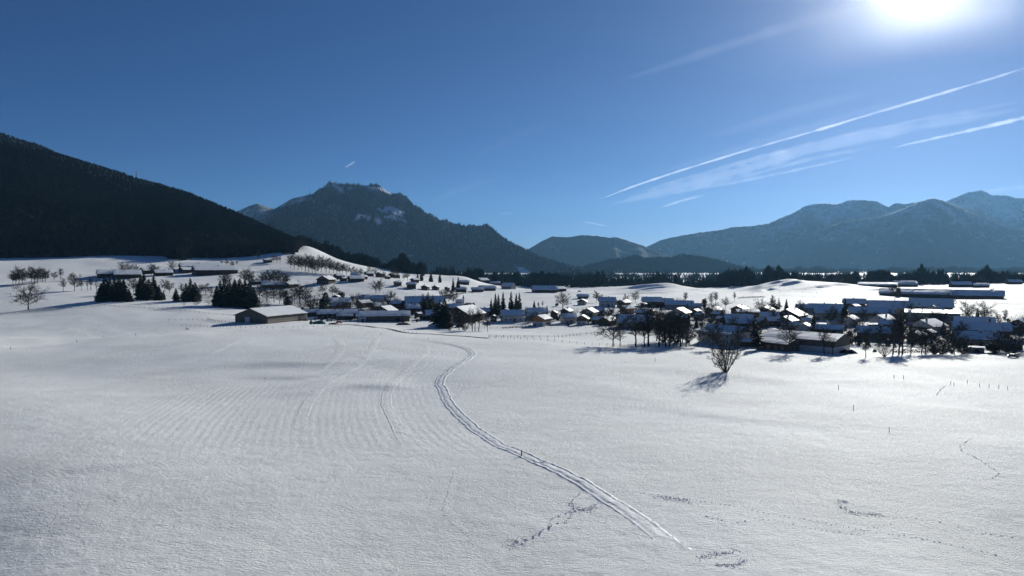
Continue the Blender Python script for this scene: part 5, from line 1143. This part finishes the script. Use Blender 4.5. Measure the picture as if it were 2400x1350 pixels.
def tractor(u, v, rz, label):
    p = at(u, v); e = empty('tractor', p, rz); tag(e, label, 'tractor'); b = MB()
    b.box(.1, 2.0, -.45, .45, .8, 1.5); b.box(-1.2, .1, -.5, .5, .8, 1.2); b.build('body', M['teal'], e)
    b = MB(); b.hexa([(-1.1, -.75, 1.2), (.15, -.75, 1.2), (.15, .75, 1.2), (-1.1, .75, 1.2), (-.95, -.65, 2.7), (-.05, -.65, 2.7), (-.05, .65, 2.7), (-.95, .65, 2.7)]); c = b.build('cab', M['glass'], e)
    b = MB(); b.box(-1.1, .05, -.75, .75, 2.72, 2.85); b.build('cab_roof', M['teal'], c)
    for x, r in ((-.7, .85), (1.6, .5)):
        for sg in (-1, 1):
            b = MB(); b.tube((x, sg * .6, r), (x, sg * 1.0, r), r, r, 14); w = b.build('wheel', M['rubber'], e); b = MB(); b.tube((x, sg * 1.0, r), (x, sg * 1.03, r), r * .5, r * .5, 10); b.build('rim', M['teal'], w)
    b = MB(); b.tube((1.3, .3, 1.5), (1.3, .3, 2.5), .06, .06, 6); b.build('exhaust', M['copper'], e)
tractor(731, 760, .3, 'green tractor parked in the yard right of the hall')
def tarp(u, v, lx, ly, h, mat, label, seed):
    rnd = random.Random(seed); p = at(u, v); n = 14; m = 8; X, Y = np.meshgrid(np.linspace(-1, 1, n), np.linspace(-1, 1, m), indexing='ij')
    Z = h * np.clip(1 - np.abs(X) ** 2.6, 0, 1) * np.clip(1 - np.abs(Y) ** 2.6, 0, 1) * (1 + fbm(X * 2.5 + seed, Y * 2.5, 3, seed) * .6) - .1
    o = link('covered_pile', grid_mesh('covered_pile', X * lx / 2, Y * ly / 2, Z), M[mat]); o.location = p; tag(o, label, 'pile')
tarp(748, 759, 9, 4, 2.0, 'teal', 'green tarpaulin covered pile beside the tractor', 1)
tarp(780, 760, 7, 3.5, 1.0, 'wood_brown', 'brown firewood and rubble pile in the yard', 2)
tarp(945, 761, 10, 4, 1.4, 'cloth', 'dark tarpaulin covered heap at right end of the long shed', 3)
tarp(1988, 828, 8, 4, 1.6, 'cloth', 'dark covered heap against the long barn corner', 4)
tarp(1078, 766, 6, 3, 2.0, 'wood_dark', 'dark stacked wood pile before the big farmhouse', 5)
tarp(2050, 824, 1.8, 1.6, 1.1, 'cloth', 'small dark round bale on the meadow right of the barn', 6)
# walker with a pushchair on the field path
def walker(u, v, label):
    p = at(u, v); e = empty('person', p, 0.5); tag(e, label, 'person')
    me = bpy.data.meshes.new('body'); J = [(0, 0, .95), (0, 0, 1.2), (.03, 0, 1.45), (.05, 0, 1.55), (.07, 0, 1.68), (.08, 0, 1.80), (.02, -.20, 1.42), (.18, -.24, 1.18), (.42, -.2, 1.08), (.02, .20, 1.42), (.18, .24, 1.18), (.42, .2, 1.08), (.0, -.1, .9), (.12, -.1, .5), (.1, -.1, .07), (.22, -.1, .04), (0, .1, .9), (-.1, .1, .5), (-.3, .1, .1), (-.18, .1, .04)]
    E = [(0, 1), (1, 2), (2, 3), (3, 4), (4, 5), (2, 6), (6, 7), (7, 8), (2, 9), (9, 10), (10, 11), (0, 12), (12, 13), (13, 14), (14, 15), (0, 16), (16, 17), (17, 18), (18, 19)]
    R = [.17, .17, .18, .07, .11, .08, .085, .06, .045, .085, .06, .045, .11, .08, .055, .05, .11, .08, .055, .05]
    me.from_pydata(J, E, []); o = link('body', me, M['cloth'], e); sk = o.modifiers.new('skin', 'SKIN'); o.modifiers.new('sub', 'SUBSURF').render_levels = 1
    for i, r in enumerate(R): me.skin_vertices[0].data[i].radius = (r, r)
    me.skin_vertices[0].data[0].use_root = True
    b = MB(); b.tube((.13, 0, 1.60), (.14, 0, 1.74), .075, .07, 8); b.build('face', M['skin'], e)
    p2 = p + Vector((.95 * math.cos(.5), .95 * math.sin(.5), 0)); s = empty('pushchair', p2, .5); tag(s, 'dark pushchair pushed along the left field path', 'pushchair'); b = MB()
    b.hexa([(-.3, -.24, .45), (.45, -.24, .35), (.45, .24, .35), (-.3, .24, .45), (-.35, -.26, .8), (.5, -.26, .62), (.5, .26, .62), (-.35, .26, .8)]); b.build('seat', M['cloth'], s)
    b = MB(); b.hexa([(-.38, -.26, .8), (.1, -.26, .7), (.1, .26, .7), (-.38, .26, .8), (-.3, -.22, 1.1), (.0, -.22, 1.05), (.0, .22, 1.05), (-.3, .22, 1.1)]); b.build('hood', M['cloth'], s)
    b = MB(); b.tube((-.3, 0, .7), (-.55, 0, 1.08), .025, .025, 5); b.tube((-.55, -.25, 1.08), (-.55, .25, 1.08), .025, .025, 5); b.build('handle', M['rubber'], s)
    for x, y in ((-.3, -.28), (-.3, .28), (.4, 0)):
        b = MB(); b.tube((x, y - .03, .15), (x, y + .03, .15), .15, .15, 10); b.build('wheel', M['rubber'], s)
walker(436, 774, 'dark clad walker pushing a pushchair along the left field path')

# ------------------------------------------------------------------ contrails at cruising height
def contrail(px, label, dens, g=.7, seed=1, alt=9000.0):
    us = np.array([p[0] for p in px], float); n = 90; t = np.linspace(0, 1, len(px)); tt = np.linspace(0, 1, n)
    u = np.interp(tt, t, us); v = np.interp(tt, t, [p[1] for p in px]); w = np.interp(tt, t, [p[2] for p in px])
    k = np.ones(5) / 5
    for arr in (u, v): arr[2:-2] = np.convolve(arr, k, 'valid')
    R = np.array([ray(a, b) for a, b in zip(u, v)]); D = (alt - ZC) / R[:, 1]
    P = np.stack([R[:, 0] * D, D, np.full(n, alt)], 1); rad = np.hypot(P[:, 0], P[:, 1])
    width = w / FPX * rad * .5
    wob = fbm(tt * 40, tt * 0 + seed, 3, seed)
    end = np.clip(np.minimum(tt, 1 - tt) * 9, .06, 1) if px[0][2] < 90 else 1
    hh = width * (1 + wob * .7) * end            # half height as seen from below the flight path
    tg = np.gradient(P, axis=0); tg /= np.linalg.norm(tg, axis=1)[:, None]
    los = P - np.array([0, 0, ZC]); los /= np.linalg.norm(los, axis=1)[:, None]
    sd = np.cross(tg, [0, 0, 1.0]); sd /= np.linalg.norm(sd, axis=1)[:, None]; up = np.cross(sd, tg)
    m = 10; ang = np.linspace(0, 2 * math.pi, m, endpoint=False)
    ring = P[:, None] + sd[:, None] * (np.cos(ang)[None, :, None] * hh[:, None, None] * 1.15) + up[:, None] * (np.sin(ang)[None, :, None] * hh[:, None, None])
    idx = np.arange(n * m).reshape(n, m); f = []
    nx = np.roll(idx, -1, axis=1); f = np.stack([idx[:-1], nx[:-1], nx[1:], idx[1:]], -1).reshape(-1, 4)
    co = ring.reshape(-1, 3); caps = []
    for r_, c in ((0, 1), (n - 1, -1)):
        a = idx[r_][::c]
        for j in range(1, m - 2, 2): caps.append([a[0], a[j], a[j + 1], a[j + 2]])
    me = mesh_np('contrail', co, np.vstack([f, np.array(caps)]), True)
    bm = bmesh.new(); bm.from_mesh(me); bmesh.ops.recalc_face_normals(bm, faces=bm.faces); bm.to_mesh(me); bm.free()
    mt = bpy.data.materials.new('ice_cloud'); mt.use_nodes = True; nt = mt.node_tree; nt.nodes.clear(); o_ = nt.nodes.new('ShaderNodeOutputMaterial'); vs = nt.nodes.new('ShaderNodeVolumeScatter')
    vs.inputs['Color'].default_value = (1, 1, 1, 1); vs.inputs['Density'].default_value = dens / float(np.median(width)); vs.inputs['Anisotropy'].default_value = g
    nt.links.new(vs.outputs[0], o_.inputs['Volume'])
    o = link('contrail', me, mt); tag(o, label, 'contrail'); return o
contrail([(1372,481,2.5),(1480,438,4),(1600,398,4.5),(1750,352,4.5),(1900,310,5),(2050,265,5),(2200,221,5),(2330,182,4.5),(2450,145,4.5)], 'longest crisp white contrail rising to the right edge', 0.022)
contrail([(1390,491,4),(1500,462,14),(1620,430,20),(1750,396,24),(1850,363,24),(2000,326,22),(2200,287,20),(2450,246,18)], 'broad frayed contrail below the longest one', 0.008)
contrail([(2075,350,2),(2200,322,5),(2320,295,7),(2460,262,7)], 'crisp lower contrail at the right edge', 0.022)
contrail([(1600,449,3),(1720,428,6),(1850,402,6),(1940,382,5),(2020,364,3)], 'faint thin contrail under the broad one', 0.008)
contrail([(1545,488,2),(1585,474,6),(1620,464,7),(1655,457,3)], 'short bright cloud streak under the contrails', 0.012)
contrail([(808,393,2),(820,386,4),(833,378,3)], 'tiny bright contrail above the central mountain', 0.04)
contrail([(1172,502,2),(1188,500,3),(1204,498,2)], 'tiny faint streak over the central mountain shoulder', 0.02)
contrail([(1365,519,2),(1392,524,3),(1424,530,2)], 'tiny falling streak above the middle hills', 0.015)
contrail([(2290,452,3),(2340,445,7),(2420,434,8),(2480,428,6)], 'pale streak behind the right summit', 0.006)
contrail([(1400,206,4),(1550,158,14),(1700,108,22),(1850,62,24),(2000,22,26),(2150,-30,26)], 'wide hazy old contrail leading up to the sun', 0.004)
contrail([(1000,478,4),(1060,452,16),(1120,430,14),(1200,412,6)], 'very faint cirrus streak right of the central peak', 0.0022)
contrail([(1100,372,6),(1180,332,18),(1260,300,20),(1330,282,8)], 'very faint cirrus streak high over the valley', 0.0016)

# ------------------------------------------------------------------ garden shrubs between the houses
PROTO['s0'] = proto('shrub_shape', bare_tree(181, .5, .05, 14, .5, 4, 0)[1], M['twig']); PROTO['s1'] = proto('shrub_shape', leafy(182, .55, .5, .48, 260, .12)[1], M['leaf'])
def shrubs(zones, n, shp, h0, h1, label, seed):
    rs = np.random.RandomState(seed); pts = []; w = np.array([(z[1] - z[0]) * (z[3] - z[2]) for z in zones], float)
    for z, k in zip(zones, w / w.sum()):
        m = int(n * k); u = rs.uniform(z[0], z[1], m); d = rs.uniform(z[2], z[3], m); x = (u - 1200) / FPX * d; pts.append(np.stack([x, d], 1))
    P = np.vstack(pts); ok = np.ones(len(P), bool)
    for h, d, W, L in HOUSES:
        q = P - np.array([h.location.x, h.location.y]); c, s_ = math.cos(h.rotation_euler.z), math.sin(h.rotation_euler.z)
        ok &= ~((np.abs(q[:, 0] * c + q[:, 1] * s_) < L / 2 + 1.5) & (np.abs(-q[:, 0] * s_ + q[:, 1] * c) < W / 2 + 1.5))
    P = P[ok]; scatter('garden_shrubs', np.stack([P[:, 0], P[:, 1], ground(P[:, 0], P[:, 1]) - .1], 1), rs.uniform(h0, h1, len(P)), shp, label, 'shrubs')
VZ = [(1450, 1700, 400, 560), (1660, 2000, 345, 520), (1990, 2400, 330, 470), (700, 1060, 450, 600), (1230, 1450, 440, 540), (2160, 2420, 300, 345)]
shrubs(VZ, 900, 's0', 2.0, 6.0, 'leafless garden shrubs filling the gaps between village houses', 3)
shrubs(VZ, 520, 's1', 1.2, 3.5, 'dark evergreen shrubs and hedges between village houses', 4)
shrubs([(430, 740, 540, 640), (600, 760, 640, 760)], 160, 's0', 3.0, 8.0, 'tangled leafless undergrowth around the left conifers', 5)

contrail([(1440,470,3),(1560,432,7),(1700,392,9),(1850,350,10),(2000,312,9),(2200,272,8),(2450,228,8)], 'upper thin strand beside the broad frayed contrail', .006, .7, 5)
contrail([(1480,476,3),(1620,444,8),(1760,410,8),(1900,372,9),(2080,338,7)], 'lower thin strand beside the broad frayed contrail', .006, .7, 6)
contrail([(1500,420,4),(1650,372,16),(1800,330,20),(1980,275,18),(2150,228,10)], 'soft wispy cirrus above the longest contrail', .0022, .7, 7)
contrail([(1620,330,4),(1760,292,20),(1900,250,24),(2080,205,14)], 'soft wispy cirrus high on the right', .0018, .7, 8)
contrail([(2000,90,8),(2130,70,30),(2260,50,34),(2420,20,30)], 'bright cirrus wisp just under the sun', .003, .8, 9)
# thin veil of cirrus in front of the sun, at contrail height
def cirrus(u, v, ax, ay, hz_, dens, g, label):
    """lens shaped veil that thins out to nothing at its rim"""
    a, b = ray(u, v); d = (9500.0 - ZC) / b; n, m = 48, 22; co = []; f = []
    for side in (1, -1):
        for i in range(m + 1):
            r = i / m
            for j in range(n):
                t = 2 * math.pi * j / n; k = 1 + .12 * math.sin(3 * t + 1) + .08 * math.sin(5 * t)
                co.append((a * d + ax * r * math.cos(t) * k, d + ay * r * math.sin(t) * k, 9500 + side * hz_ * (1 - r * r) ** 2.2))
    for s_ in (0, 1):
        o0 = s_ * (m + 1) * n
        for i in range(m):
            for j in range(n): q = (j + 1) % n; f.append((o0 + i * n + j, o0 + (i + 1) * n + j, o0 + (i + 1) * n + q, o0 + i * n + q))
    me = bpy.data.meshes.new('cirrus_veil'); me.from_pydata(co, [], f); me.polygons.foreach_set('use_smooth', [True] * len(f))
    bm = bmesh.new(); bm.from_mesh(me); bmesh.ops.remove_doubles(bm, verts=bm.verts, dist=1.0); bmesh.ops.recalc_face_normals(bm, faces=bm.faces); bm.to_mesh(me); bm.free()
    mt = bpy.data.materials.new('thin_cirrus'); mt.use_nodes = True; nt = mt.node_tree; nt.nodes.clear(); o_ = nt.nodes.new('ShaderNodeOutputMaterial'); vs = nt.nodes.new('ShaderNodeVolumeScatter')
    vs.inputs['Color'].default_value = (1, 1, 1, 1); vs.inputs['Density'].default_value = dens; vs.inputs['Anisotropy'].default_value = g; nt.links.new(vs.outputs[0], o_.inputs['Volume'])
    tag(link('cirrus_veil', me, mt), label, 'cloud', None, 'stuff')
cirrus(2165, -58, 15000, 15000, 420, 3.2e-6, .945, 'thin bright veil of cirrus round the low sun')
